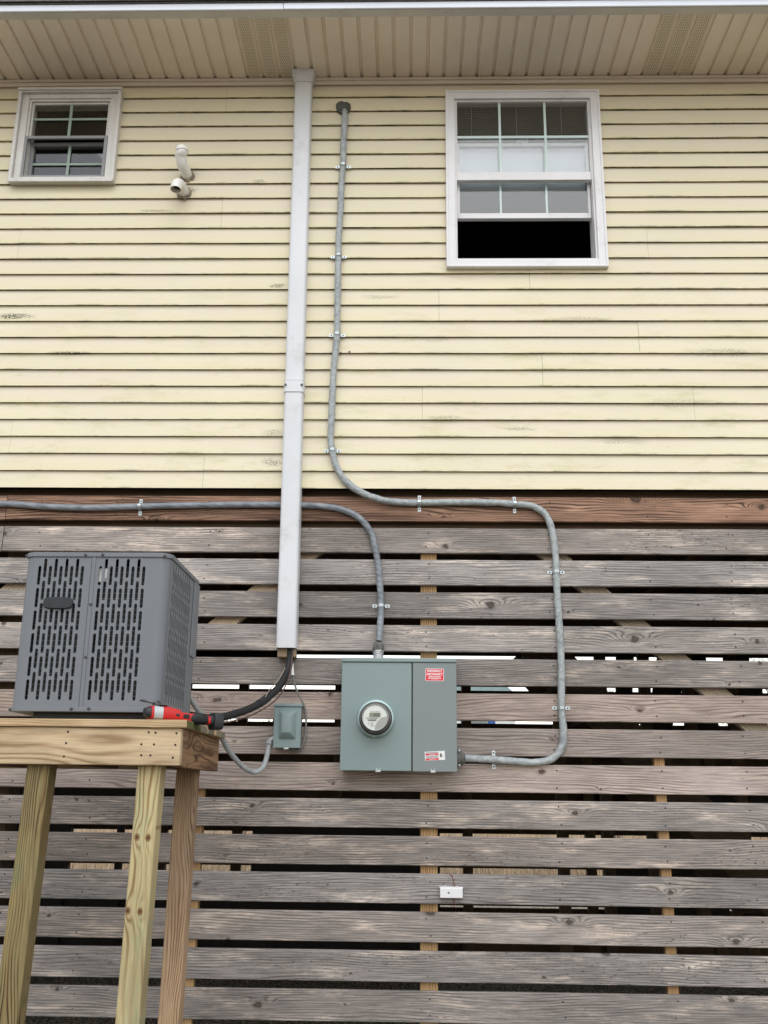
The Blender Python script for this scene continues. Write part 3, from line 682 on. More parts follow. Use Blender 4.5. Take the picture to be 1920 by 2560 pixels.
# wooden stairs under the right side of the house
st = thing('stairs', (W(1640, 1800, 2.6).x, 2.6, 0), 'dark wooden stairs under the right side of the house, seen through the slats', 'stairs')
sx0, sx1 = W(1490, 1800, 2.6).x, W(2040, 1800, 2.6).x
for yy in (2.4, 3.4):
    mb = MB(); p = Vector((sx0-.5, yy, ZB-.45)); q = Vector((sx1+.3, yy, .0)); d_ = (q-p).normalized(); nrm = Vector((-d_.z, 0, d_.x))
    mb.add([p+nrm*.14, q+nrm*.14, q-nrm*.14, p-nrm*.14, *[v+Vector((0, .04, 0)) for v in (p+nrm*.14, q+nrm*.14, q-nrm*.14, p-nrm*.14)]], [(0, 1, 2, 3), (7, 6, 5, 4), (0, 4, 5, 1), (1, 5, 6, 2), (2, 6, 7, 3), (3, 7, 4, 0)])
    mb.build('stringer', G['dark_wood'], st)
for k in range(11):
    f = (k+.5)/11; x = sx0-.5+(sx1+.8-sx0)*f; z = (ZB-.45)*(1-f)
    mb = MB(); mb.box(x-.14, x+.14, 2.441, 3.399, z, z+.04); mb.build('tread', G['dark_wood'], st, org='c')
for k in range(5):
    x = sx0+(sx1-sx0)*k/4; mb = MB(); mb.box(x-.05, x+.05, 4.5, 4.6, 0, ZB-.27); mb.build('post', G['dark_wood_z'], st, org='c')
mb = MB(); a = W(1490, 1700, 5.3).x
zt5, zb5 = ZB-.13, CAMZ+.42
for pa, pb, sl in ((1530, 1566, .10), (1600, 1652, .35), (1716, 1796, -.12), (1826, 1856, .10), (1916, 2300, .2)):
    xa, xb = W(pa, 1700, 5.3).x, W(pb, 1700, 5.3).x; mb.prism([(xa, zb5), (xb, zb5), (xb+sl, zt5), (xa+sl*.6, zt5)], 5.3, 5.33)
mb.prism([(W(1580, 1700, 5.3).x, zb5+.28), (W(1900, 1700, 5.3).x, zb5+.60), (W(1900, 1700, 5.3).x, zb5+.72), (W(1580, 1700, 5.3).x, zb5+.40)], 5.25, 5.29); mb.box(a+.3, XR-.15, 5.3, 5.33, CAMZ-.28, CAMZ+.17); mb.box(a+.1, a+1.2, 5.3, 5.33, .3, CAMZ-.5)
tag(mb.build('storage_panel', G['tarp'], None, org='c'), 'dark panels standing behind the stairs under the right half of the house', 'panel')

# ------------------------------------------------------------------ beyond the house
def tree(x, y, h, seed, label):
    rnd = random.Random(seed); root = thing('bare_tree', (x, y, 0), label, 'tree', 'bare trees beyond the house')
    tr = MB(); tr.tube([(x, y, 0), (x+.05*h*.3, y, h*.3), (x, y, h*.55)], [h*.03, h*.022, h*.012], 8); tr.build('trunk', G['bark'], root)
    mb = MB()
    def br(p, d, L, r, dep):
        q = p+d*L; mb.tube([p, p+d*L*.5+Vector((rnd.uniform(-1, 1), rnd.uniform(-1, 1), rnd.uniform(-.3, 1)))*L*.06, q], [r, r*.75, r*.5], 4, cap=False)
        if dep == 0: return
        for _ in range(rnd.choice((2, 3, 3))):
            nd = (d+Vector((rnd.uniform(-1, 1), rnd.uniform(-1, 1), rnd.uniform(-.35, .9)))*.75).normalized(); br(q, nd, L*rnd.uniform(.6, .8), r*.6, dep-1)
    for k in range(7):
        z = h*(.2+.05*k); a = rnd.uniform(0, 6.28); br(Vector((x, y, z)), Vector((math.cos(a), math.sin(a), .9)).normalized(), h*.2, h*.009, 4)
    mb.build('crown', G['bark'], root)
tree(-5.4, 29, 5.0, 1, 'bare tree beyond the house, seen between slats left of the duct')
tree(7.0, 30, 6.0, 2, 'bare tree beyond the house, seen through gaps right of the looping cable')
tree(12.6, 32, 7.0, 3, 'bare tree beyond the house, farthest right behind the diagonal brace')
hx = W(1150, 1800, 42).x; hl, hr = W(860, 1800, 42).x, W(1288, 1800, 42).x
fh = thing('beach_house', (hx, 45, 0), 'distant white house with blue shutters seen between the slats right of the meter box', 'house')
mb = MB(); mb.box(hl, hr, 42, 50, 0, 5.6); mb.build('wall', G['farwall'], fh)
mb = MB(); mb.prism([(hl-.6, 5.6), (hr+.5, 5.6), (hr-1.9, 7.6), (hl+1.9, 7.6)], 41.4, 50.6); mb.build('roof', G['farroof'], fh)
for px in (1195, 1090):
    x = W(px, 1800, 42).x
    mb = MB(); mb.box(x-.42, x+.42, 41.96, 41.999, 3.9, 5.35); mb.build('window', G['farglass'], fh)
    for s_ in (-1, 1): mb = MB(); mb.box(x+s_*.62-.17, x+s_*.62+.17, 41.95, 41.999, 3.85, 5.4); mb.build('shutter', G['farblue'], fh)
# dry marsh grass
rng = np.random.default_rng(3); N = 26000
gx_ = rng.uniform(-12, 22, N); gy_ = 11.2+(rng.random(N)**1.5)*24; hh = rng.uniform(.3, .75, N); an = rng.uniform(0, 3.14, N); lx = rng.normal(0, .12, N); ly = rng.normal(0, .12, N)
vs = np.zeros((N, 3, 3)); wdt = .012
vs[:, 0] = np.stack([gx_-wdt*np.cos(an), gy_-wdt*np.sin(an), np.zeros(N)], 1); vs[:, 1] = np.stack([gx_+wdt*np.cos(an), gy_+wdt*np.sin(an), np.zeros(N)], 1); vs[:, 2] = np.stack([gx_+lx, gy_+ly, hh], 1)
me = bpy.data.meshes.new('marsh_grass'); me.from_pydata(vs.reshape(-1, 3).tolist(), [], np.arange(N*3).reshape(-1, 3).tolist()); me.materials.append(G['grass'])
go = bpy.data.objects.new('marsh_grass', me); C.objects.link(go); tag(go, 'dry tan marsh grass growing behind the house', 'grass', kind='stuff')

# ------------------------------------------------------------------ white line-set duct
zt, zb_ = W(756, 197, -.04), W(714, 1621, -.04)
cov = thing('line_cover', (W(720, 1400, 0).x, 0, zb_.z), 'tall white plastic duct running down the wall from the soffit', 'duct')
def dx(z):   # the duct leans very slightly
    f = (z-zb_.z)/(zt.z-zb_.z); a = W(714, 1621, -.075).x; b = W(757.5, 205, -.075).x
    return a+(b-a)*f
def channel(mb, z0, z1, hw, y0, y1, rr=.018, mi=0):
    for (za, zb2) in [(z0, z1)]:
        vs = []
        for z in (za, zb2):
            c = dx(z)
            ol = [(c-hw, y1), (c-hw, y0+rr)]+[(c-hw+rr-rr*math.cos(rad(a)), y0+rr-rr*math.sin(rad(a))) for a in (22, 45, 68)]+[(c-hw+rr, y0), (c+hw-rr, y0)]+[(c+hw-rr+rr*math.sin(rad(a)), y0+rr-rr*math.cos(rad(a))) for a in (22, 45, 68)]+[(c+hw, y0+rr), (c+hw, y1)]
            vs += [(p[0], p[1], z) for p in ol]
        n = len(vs)//2
        mb.add(vs, [tuple(range(n)), tuple(range(2*n-1, n-1, -1))]+[(i, i+n, (i+1) % n+n, (i+1) % n) for i in range(n)], mi)
zc0, zc1 = D(633, 845, -.075).z, D(633, 818, -.075).z
hw = .0525
mb = MB(); channel(mb, zc1-.005, zt.z, hw, -.072, .02); mb.build('upper_cover', G['cover'], cov, smooth=40)
mb = MB(); channel(mb, zb_.z, zc0+.005, hw+.0005, -.0715, .02); mb.build('lower_cover', G['cover'], cov, smooth=40)
mb = MB(); channel(mb, zc0, zc1, hw+.0035, -.0755, .02); channel(mb, zc1-.008, zc1+.002, hw+.0045, -.0765, .02); channel(mb, zc0-.002, zc0+.004, hw+.0045, -.0765, .02); mb.build('coupling', G['cover'], cov, smooth=40)
for s_ in (-1, 1):
    mb = MB(); zz = (zc0+zc1)/2; mb.lathe([(.007, 0), (.007, .003), (.004, .0035)], Matrix.Translation((dx(zz)+s_*.046, -.0765, zz)) @ Matrix.Rotation(rad(90), 4, 'X'), 12); mb.build('screw', G['screw'], cov)
mb = MB(); zz = zb_.z; mb.box(dx(zz)-hw+.006, dx(zz)+hw-.004, -.04, .028, zz-.045, zz-.001); mb.build('back_channel', G['coverbase'], cov, bevel=.004)
# ceiling cap
mb = MB()
def ring(z, hw_, y0, y1):
    c = dx(zt.z); return [(p[0], p[1], z) for p in rrect(c-hw_, c+hw_, y0, y1, .018, 4)]
levels = [(W(756, 202, -.08).z, .059, -.079, .0), (ZS-.055, .060, -.080, .0), (ZS-.035, .068, -.094, .0), (ZS-.0, .070, -.100, .0)]
vs = []
for l in levels: vs += ring(*l)
n = len(vs)//4; mb.add(vs, [(i*n+k, i*n+(k+1) % n, (i+1)*n+(k+1) % n, (i+1)*n+k) for i in range(3) for k in range(n)]+[tuple(range(n))])
mb.build('ceiling_cap', G['cover'], cov, smooth=40)

# ------------------------------------------------------------------ service cables
def strap(parent, px, py, y, horiz=True, rad_=.019):
    """galvanised two-hole strap over a cable; y = surface it is screwed to"""
    c = W(px*K, py*K, y-.02); L, Wd, tk = .046, .0085, .0022
    pts = []
    prof = [(-L, 0), (-rad_-.004, 0)]+[(-(rad_+.002)*math.cos(rad(a)), -(rad_*2+.001)*math.sin(rad(a))**.6) for a in (12, 35, 60, 90, 120, 145, 168)]+[(rad_+.004, 0), (L, 0)]
    mb = MB(); vs = []
    for (u, dy) in prof:
        for s_ in (-1, 1):
            for t_ in (0, -tk):
                p = (c.x+u, y-.0005+dy+t_, c.z+s_*Wd) if horiz else (c.x+s_*Wd, y-.0005+dy+t_, c.z+u)
                vs.append(p)
    n = len(prof); fs = []
    for i in range(n-1):
        a = i*4; b = a+4
        fs += [(a, b, b+1, a+1), (a+2, a+3, b+3, b+2), (a+1, b+1, b+3, a+3), (a, a+2, b+2, b)]
    fs += [(0, 1, 3, 2), ((n-1)*4, (n-1)*4+2, (n-1)*4+3, (n-1)*4+1)]
    mb.add(vs, fs); o = mb.build('strap', G['steel'], parent, bevel=.0006)
    for s_ in (-1, 1):
        m = MB(); q = (c.x+s_*.034, y-.004, c.z) if horiz else (c.x, y-.004, c.z+s_*.034)
        m.lathe([(.0042, 0), (.0036, .0018)], Matrix.Translation(q) @ Matrix.Rotation(rad(90), 4, 'X'), 10); m.build('screw', G['gap'], o)
RC = .0185
def path(pts, ys):
    return [D(x, y, yy) for (x, y), yy in zip(pts, ys)]
c1 = [(743, 234), (745, 250), (744, 275), (742, 310), (741, 357), (737, 410), (735, 460), (732, 510), (731, 552), (730, 610), (729, 665), (728, 722), (722, 785), (718, 850), (716, 905), (714, 945), (718, 975), (728, 1011), (750, 1042), (785, 1066), (830, 1081), (870, 1085), (906, 1086), (960, 1085), (1020, 1085), (1070, 1086), (1112, 1089), (1148, 1093), (1176, 1109), (1191, 1140), (1199, 1190), (1202, 1237), (1204, 1290), (1208, 1350), (1212, 1410), (1213, 1470), (1213, 1529), (1217, 1585), (1213, 1615), (1194, 1638), (1160, 1647), (1120, 1645), (1067, 1641), (1030, 1639), (1004, 1638)]
ys = [.015, -.018]+[-.022]*17+[-.015, -.004]+[FY-.02]*(len(c1)-21-3)+[FY-.03, FY-.05, FY-.06]
P1 = catmull(path(c1, ys), 14)
cab = thing('service_cable', D(742, 660, 0), 'grey sleeved cable looping from a wall hole near the soffit to the meter box side', 'cable')
mb = MB(); rs = [RC*(1+.10*noise.noise(Vector((i*.045, 0, 2)))) for i in range(len(P1))]
mb.tube(P1, rs, 16, wob=.16, flat=.92, seed=4); mb.build('cable_jacket', G['cable'], cab, smooth=60)
for px, py, y, h in ((741, 357, -.003, True), (731, 552, -.003, True), (728, 722, -.003, True), (718, 972, -.003, True), (906, 1086, FY, False), (1112, 1089, FY, False), (1202, 1235, FY, True), (1213, 1529, FY, True), (1067, 1641, FY, False)):
    strap(cab, px, py, y, h)
hp = D(742, 232, -.004)
mb = MB(); pts = []
for k in range(22):
    a = 2*math.pi*k/22; r = 1+.32*noise.noise(Vector((math.cos(a)*1.9, math.sin(a)*1.9, 8)))+.07*random.uniform(-1, 1); pts.append((hp.x-.002+.050*r*math.cos(a), hp.z-.002+.040*r*math.sin(a)))
mb.prism(pts, -.012, .006); mb.build('sealant', G['darkputty'], cab, bevel=.003)
c2 = [(-60, 1086), (-20, 1088), (30, 1089), (80, 1093), (140, 1096), (200, 1097), (250, 1096), (302, 1094), (380, 1092), (460, 1091), (540, 1090), (610, 1090), (650, 1091), (700, 1094), (740, 1101), (775, 1118), (800, 1148), (812, 1190), (819, 1240), (823, 1308), (821, 1350), (818, 1385)]
P2 = catmull(path(c2, [FY-.021]*(len(c2)-2)+[FY-.04, FY-.055]), 12)
cab2 = thing('service_cable', D(300, 1094, FY), 'darker grey cable along the reddish board, bending down into the meter box top', 'cable')
mb = MB(); mb.tube(P2, .0175, 14, wob=.05, flat=.95, seed=9); mb.build('cable_jacket', G['cable2'], cab2, smooth=60)
strap(cab2, 302, 1094, FY, False); strap(cab2, 823, 1308, FY, True)
x = D(817, 1400, FY-.06); tb = D(817, 1422, FY-.06)
M_ = Matrix.Translation((x.x+.001, FY-.06, tb.z-.01)); H = x.z-tb.z
mb = MB(); mb.lathe([(.034, 0), (.034, .012), (.0255, .013), (.0255, .032), (.028, .033), (.028, .037), (.026, .038)], M_, 24); mb.build('conduit_hub', G['alu'], cab2, smooth=35)
mb = MB(); mb.lathe([(.027, .037), (.0285, .045), (.028, .060), (.022, .072), (.017, .078)], M_, 6); mb.build('hub_nut', G['alu'], cab2)
pl = MB(); bmv = []
pl.lathe([(.0275, .052), (.0305, .060), (.029, .072), (.024, .086), (.0185, .092)], M_, 20); 
pl.v = [tuple(Vector(v)*1+Vector((1, 1, 1))*.003*noise.noise(Vector(v)*60)) for v in pl.v]; pl.build('putty', G['putty'], cab2, smooth=60)

# ------------------------------------------------------------------ meter box
BY = FY-.13                                  # door plane
def z3(x, y, yy=BY): return W(830+x/4.74, 1600+y/4.74, yy)
bx0 = (z3(125, 262).x+z3(85, 1545).x)/2; bx1 = (z3(1478, 262).x+z3(1480, 1560).x)/2
bz1 = z3(800, 215).z; bz0 = (z3(85, 1545).z+z3(1480, 1562).z)/2; seam = (z3(952, 300).x+z3(945, 1500).x)/2
mbx = thing('meter_box', ((bx0+bx1)/2, FY, bz0), 'grey green electric meter box with a round glass meter, mounted on the slats', 'meter box')
mb = MB(); mb.box(bx0+.004, bx1-.004, BY+.012, FY-.001, bz0+.006, bz1-.002); mb.build('housing', G['box2'], mbx, bevel=.003)
zc_ = z3(800, 264).z
mb = MB(); mb.box(bx0-.002, bx1+.001, BY-.008, FY-.002, zc_, bz1); mb.build('top_cap', G['box'], mbx, bevel=.004)
mb = MB(); mb.box(bx0, seam-.003, BY, BY+.0115, bz0, zc_-.001); mb.build('meter_cover', G['box'], mbx, bevel=.003)
mb = MB(); mb.box(seam+.003, bx1, BY-.002, BY+.0115, bz0-.002, zc_-.001); door = mb.build('breaker_door', G['box2'], mbx, bevel=.003)
mb = MB(); mb.box(seam-.0029, seam+.0029, BY+.004, BY+.0118, bz0+.004, zc_-.002); mb.build('seam', G['gap'], mbx)
for cx_, zz in ((545, 1530), (1195, 1540)):
    p = z3(cx_, zz, BY-.003); mb = MB(); mb.box(p.x-.013, p.x+.013, BY-.009, BY-.0025, bz0-.006, bz0+.005); mb.box(p.x-.011, p.x-.006, BY-.012, BY-.003, bz0+.002, bz0+.013)
    mb.lathe([(.0036, 0), (.003, .003)], Matrix.Translation((p.x+.008, BY-.003, bz0+.011)) @ Matrix.Rotation(rad(90), 4, 'X'), 10); mb.build('latch', G['steel'], mbx, bevel=.001)
# meter
mc = W(939, 1795.5, BY-.03); Mm = Matrix.Translation((mc.x, BY, mc.z)) @ Matrix.Rotation(rad(90), 4, 'X')
mb = MB(); mb.lathe([(.092, -.002), (.094, .004), (.094, .020), (.090, .026), (.083, .028), (.083, .022)], Mm, 56, cap=False); meter = mb.build('meter', G['meterring'], mbx, smooth=30)
def mlat(name, prof, mat, cap=True, n=56, parent=None):
    m = MB(); m.lathe(prof, Mm, n, cap=cap); return m.build(name, mat, parent or meter, smooth=30)
mlat('meter_base', [(.0825, .0), (.0825, .034), (.080, .038), (.080, .05), (.0775, .052), (.0775, .030)], G['meterdark'], cap=False)
mlat('inner_ring', [(.0765, .03), (.0765, .060), (.072, .066), (.072, .076), (.0675, .080), (.0675, .06)], G['meterbrown'], cap=False)
mlat('bezel', [(.0670, .076), (.0670, .090), (.0640, .093), (.0605, .091), (.0600, .087)], G['alu'], cap=False)
mlat('dial_face', [(.0, .0885), (.0605, .0885), (.0605, .089)], G['meterface'], cap=False, n=48)
mlat('glass_cover', [(.0770, .050), (.0768, .064), (.075, .084), (.071, .098), (.064, .103), (.0001, .105)], G['meterglass'], cap=False)
fz = BY-.0895
mb = MB(); pts = [(mc.x+.0596*math.cos(rad(a)), mc.z+.0596*math.sin(rad(a))) for a in range(-92, 7, 7)]+[(mc.x+.044, mc.z+.0015), (mc.x+.026, mc.z-.006), (mc.x+.012, mc.z-.020), (mc.x+.001, mc.z-.040)]
mb.prism(pts[::1], fz-.0006, fz+.0004); mb.build('dial_plate', G['meterplate'], meter)
mb = MB(); lx0, lx1, lz0, lz1 = mc.x-.029, mc.x+.026, mc.z+.003, mc.z+.022
mb.box(lx0, lx1, fz-.0014, fz+.0002, lz0, lz1); mb.build('display', G['lcd'], meter, bevel=.0006)
mb = MB(); add_text(mb, '20250', .018, mc.x+.0075, fz-.0018, mc.z+.0125, width=.031, bold=.0003)
mb.build('digits', G['ink'], meter)
mb = MB()
def ticks(xa, xb, z, h, step=.0022):
    x = xa
    while x < xb: mb.box(x, x+step*random.uniform(.4, .8), fz-.0012, fz-.0002, z, z+h*random.uniform(.7, 1)); x += step
ticks(mc.x-.025, mc.x-.004, mc.z+.026, .003); ticks(mc.x, mc.x+.024, mc.z+.026, .003)
mb.box(mc.x-.050, mc.x+.044, fz-.0012, fz-.0002, mc.z-.0006, mc.z+.0000)
ticks(mc.x-.044, mc.x+.014, mc.z-.005, .0022, .0016); ticks(mc.x-.038, mc.x+.006, mc.z-.0095, .0026, .0018)
mb.box(mc.x-.037, mc.x+.006, fz-.0012, fz-.0002, mc.z-.017, mc.z-.0125)
ticks(mc.x-.026, mc.x-.006, mc.z-.028, .003, .004); ticks(mc.x-.022, mc.x-.010, mc.z-.038, .0036, .002); ticks(mc.x-.024, mc.x-.004, mc.z-.042, .0015)
mb.lathe([(.0024, 0), (.002, .001)], Matrix.Translation((mc.x-.033, fz, mc.z-.030)) @ Matrix.Rotation(rad(90), 4, 'X'), 12)
mb.build('print', G['greyink'], meter)
# emergency disconnect sticker
def z5(x, y): return W(1040+x/8.193, 1650+y/8.193, BY-.003)
a, b = z5(192, 175), z5(570, 432); sxa, sxb, sza, szb = a.x, b.x, b.z, a.z; Y0 = BY-.002
mb = MB(); mb.prism(rrect(sxa, sxb, sza, szb, .005), Y0-.0008, Y0-.0001); stk = mb.build('emergency_sticker', G['whitesticker'], mbx)
mb = MB(); mb.prism(rrect(sxa+.0022, sxb-.0022, sza+.0022, szb-.0022, .004), Y0-.0012, Y0-.0009); mb.build('sticker_field', G['redsticker'], stk)
mb = MB(); cx_ = (sxa+sxb)/2; H = szb-sza; Wd = sxb-sxa; yy = Y0-.0015
add_text(mb, 'EMERGENCY', .0150, cx_, yy, szb-H*.20, width=Wd*.80, bold=.0005)
add_text(mb, 'DISCONNECT', .0150, cx_, yy, szb-H*.46, width=Wd*.86, bold=.0005)
add_text(mb, 'DESCONEXION', .0080, cx_, yy, szb-H*.655, width=Wd*.64, bold=.0003)
add_text(mb, 'DE EMERGENCIA', .0080, cx_, yy, szb-H*.79, width=Wd*.70, bold=.0003)
mb.box(cx_-Wd*.16, cx_+Wd*.16, yy, yy+.0002, szb-H*.90, szb-H*.885)
mb.build('lettering', G['whitesticker'], stk)
# upside-down warning label
a, b = z5(175, 1865), z5(600, 2060); ang = 3.5; cxl, czl = (a.x+b.x)/2, (a.z+b.z)/2; lw, lh = (b.x-a.x)*.97, (a.z-b.z)*.97
Ml = Matrix.Translation((cxl, Y0, czl)) @ Matrix.Rotation(rad(-ang), 4, 'Y')
mb = MB(); mb.box(-lw/2, lw/2, -.0010, -.0001, -lh/2, lh/2, M=Ml); wl = mb.build('warning_label', G['whitesticker'], mbx)
mb = MB(); mb.box(-lw*.47, lw*.19, -.0014, -.0011, -lh*.46, -lh*.27, M=Ml); mb.box(-lw*.47, lw*.19, -.0014, -.0011, lh*.09, lh*.27, M=Ml); mb.build('label_band', G['redsticker'], wl)
mb = MB()
for zz in (.42, .36, .31, .02, -.04, -.10, -.16, -.22):
    x = -lw*.45
    while x < lw*.17:
        st_ = random.uniform(.002, .006); mb.box(x, min(x+st_*.8, lw*.18), -.0014, -.0011, lh*zz-.0007, lh*zz+.0007, M=Ml); x += st_
mb.prism([(lw*.30+lw*.055*math.cos(a_*.3927), lh*.02+lh*.24*math.sin(a_*.3927)) for a_ in range(16)], -.0014, -.0011, M=Ml)
mb.tube([Ml @ Vector(p) for p in ((lw*.37, -.0012, lh*.04), (lw*.40, -.0012, lh*.08), (lw*.41, -.0012, 0), (lw*.39, -.0012, -lh*.12), (lw*.43, -.0012, -lh*.2))], .0006, 5)
mb.build('label_print', G['greyink'], wl)
mb = MB(); vs0 = len(mb.v)
for zz, tx in ((-.365, 'DANGER'), (.18, 'PELIGRO')):
    vs_, fs_ = text_mesh(tx, .0075); R_ = Ml @ Matrix.Translation((-lw*.14, -.0017, lh*zz)) @ Matrix.Rotation(rad(90), 4, 'X') @ Matrix.Rotation(rad(180), 4, 'Z')
    mb.add([R_ @ v for v in vs_], fs_)
mb.build('label_heading', G['whitesticker'], wl)
# side hub with putty
p = D(992, 1638, FY-.06)
Mh = Matrix.Translation((bx1+.001, FY-.055, p.z)) @ Matrix.Rotation(rad(90), 4, 'Y')
mb = MB(); mb.lathe([(.040, 0), (.042, .006), (.038, .014), (.036, .026), (.028, .036), (.020, .040)], Mh, 22)
mb.v = [tuple(Vector(v)+Vector((0, 1, 1))*.005*noise.noise(Vector(v)*45)) for v in mb.v]; mb.build('putty_hub', G['putty'], cab, smooth=60)
for dz in (-.036, .036):
    mb = MB(); mb.lathe([(.006, 0), (.006, .006), (.003, .008)], Matrix.Translation((bx1+.012, FY-.095, p.z+dz)) @ Matrix.Rotation(rad(90), 4, 'X'), 10); mb.build('hub_screw', G['steel'], cab)

# ------------------------------------------------------------------ disconnect box, conduits and lines
def z2(x, y, yy): return W(340+x/3.607, 1600+y/3.607, yy)
QY = FY-.085
q0 = z2(1248, 600, QY); q1 = z2(1481, 975, QY); qt = z2(1372, 573, QY).z
qb = thing('disconnect_box', ((q0.x+q1.x)/2, FY, q1.z), 'small grey electrical disconnect box with a bulged cover, left of the meter box', 'electrical box')
mb = MB(); mb.box(q0.x+.003, q1.x-.003, QY+.006, FY-.001, q1.z+.002, q0.z); mb.build('housing', G['box2'], qb, bevel=.003)
mb = MB(); mb.box(q0.x, q1.x, QY, QY+.0055, q1.z, q0.z-.001); mb.build('cover', G['box'], qb, bevel=.003)
mb = MB(); mb.box(q0.x-.003, q1.x+.004, QY-.006, FY-.002, q0.z, qt); mb.build('rain_cap', G['box'], qb, bevel=.003)
a = z2(1293, 632, QY); b = z2(1440, 897, QY)
mb = MB(); o_r = rrect(a.x, b.x, b.z, a.z, .008, 4); wv = b.x-a.x; hv = a.z-b.z
i1 = rrect(a.x+wv*.12, b.x-wv*.12, b.z+hv*.10, a.z-hv*.08, .008, 4); i2 = rrect(a.x+wv*.20, b.x-wv*.28, b.z+hv*.22, a.z-hv*.16, .008, 4)
n = len(o_r); vs = [(p[0], QY-.0002, p[1]) for p in o_r]+[(p[0], QY-.016, p[1]) for p in i1]+[(p[0], QY-.030, p[1]) for p in i2]
mb.add(vs, [(r*n+k, r*n+(k+1) % n, (r+1)*n+(k+1) % n, (r+1)*n+k) for r in range(2) for k in range(n)]+[tuple(2*n+k for k in range(n))]); mb.build('bulge', G['box'], qb, smooth=70, bevel=.003)
mb = MB(); cxq = (q0.x+q1.x)/2; mb.box(cxq-.014, cxq+.010, QY-.003, QY+.01, q1.z-.006, q1.z+.001); mb.build('latch', G['steel'], qb, bevel=.001)

wh = [((425, 420), -.62), ((450, 480), -.60), ((500, 545), -.56), ((570, 650), -.50), ((660, 760), -.42), ((760, 862), -.34), ((820, 975), -.27), ((890, 1065), -.22), ((970, 1148), -.17), ((1060, 1192), -.12), ((1130, 1165), -.09), ((1168, 1095), -.06), ((1190, 1000), -.035), ((1200, 950), -.03), ((1215, 905), -.03), ((1262, 880), -.03)]
whp = [z2(x, y, yy) for (x, y), yy in wh]
wt = thing('flexible_conduit', whp[8], 'grey flexible conduit sagging from the platform up into the small disconnect box', 'conduit')
PW = catmull(whp, 14)
mb = MB(); rs = [.0125*(1+.035*math.sin(i*2.1)) for i in range(len(PW)-24)]; mb.tube(PW[:-24], rs, 14); mb.build('conduit_jacket', G['whip'], wt, smooth=60)
ce = PW[-34:]; mb = MB(); rs = [.0135+(.006 if 8 < i < 16 else 0)+(.003 if 5 < i <= 8 else 0) for i in range(len(ce))]; mb.tube(ce, rs, 14); mb.build('elbow_connector', G['pvc'] if False else G['alu'], wt, smooth=60)
mb = MB(); mb.tube([z2(455, 462, -.60)+Vector((-.02, -.016, .012)), z2(455, 470, -.60)+Vector((0, -.016, 0)), z2(455, 478, -.60)+Vector((.02, -.014, .002))], .0035, 6); mb.build('cable_tie', G['gap'], wt)

bl = [((1392, 60), -.03), ((1390, 150), -.035), ((1380, 230), -.05), ((1345, 330), -.09), ((1288, 425), -.15), ((1205, 505), -.22), ((1105, 578), -.30), ((1000, 630), -.38), ((900, 663), -.46), ((800, 692), -.54), ((700, 708), -.60), ((600, 700), -.62), ((480, 680), -.62)]
blp = catmull([z2(x, y, yy) for (x, y), yy in bl], 10)
lt = thing('refrigerant_line', blp[60], 'thick black insulated pipe curving from the white duct to the cooling unit', 'pipe')
mb = MB(); mb.tube(blp, [.0185*(1+.03*noise.noise(Vector((i*.3, 1, 1)))) for i in range(len(blp))], 16); mb.build('foam_sleeve', G['foam'], lt, smooth=60)
i = 52; mb = MB(); mb.tube(blp[i:i+9], .0205, 16); mb.build('tape_wrap', G['blackplastic'], lt, smooth=60)
def wire(name, pts, r, mat, label, cat='wire'):
    P = catmull([z2(x, y, yy) for (x, y), yy in pts], 10); m = MB(); m.tube(P, r, 8); o = m.build(name, mat, None, smooth=60, org=tuple(P[0])); return tag(o, label, cat)
wire('control_wire', [((1412, 90), -.055), ((1405, 190), -.07), ((1390, 290), -.10), ((1350, 410), -.17), ((1285, 515), -.24), ((1200, 588), -.31), ((1080, 660), -.39), ((980, 700), -.46), ((860, 735), -.54), ((760, 748), -.60), ((690, 745), -.62)], .0036, G['brownwire'], 'thin brown wire hanging below the black insulated pipe')
wire('tracer_wire', [((1345, 250), -.105), ((1310, 320), -.12), ((1255, 390), -.19), ((1205, 450), -.24), ((1165, 515), -.27)], .0022, G['thinwire'], 'very thin pale wire beside the upper curve of the black pipe')
P = [z2(1402, 165, -.035), z2(1408, 250, -.04), z2(1411, 318, -.045)]
dt = MB(); dt.tube(P, [.0085, .0085, .0098], 14); tag(dt.build('drain_tube', G['pvc'], None, smooth=60, org=tuple(P[0])), 'short white plastic tube hanging out of the bottom of the duct', 'tube')
wire('power_cable', [((1411, 300), -.035), ((1425, 375), -.03), ((1450, 455), -.02), ((1488, 535), -.01), ((1518, 600), .005), ((1533, 700), .01), ((1530, 820), .01), ((1515, 915), .01), ((1485, 980), .01), ((1450, 1003), .01), ((1425, 990), .012), ((1415, 965), -.0)], .0052, G['greycable'], 'slim grey cable looping down the right side of the small disconnect box', 'cable')

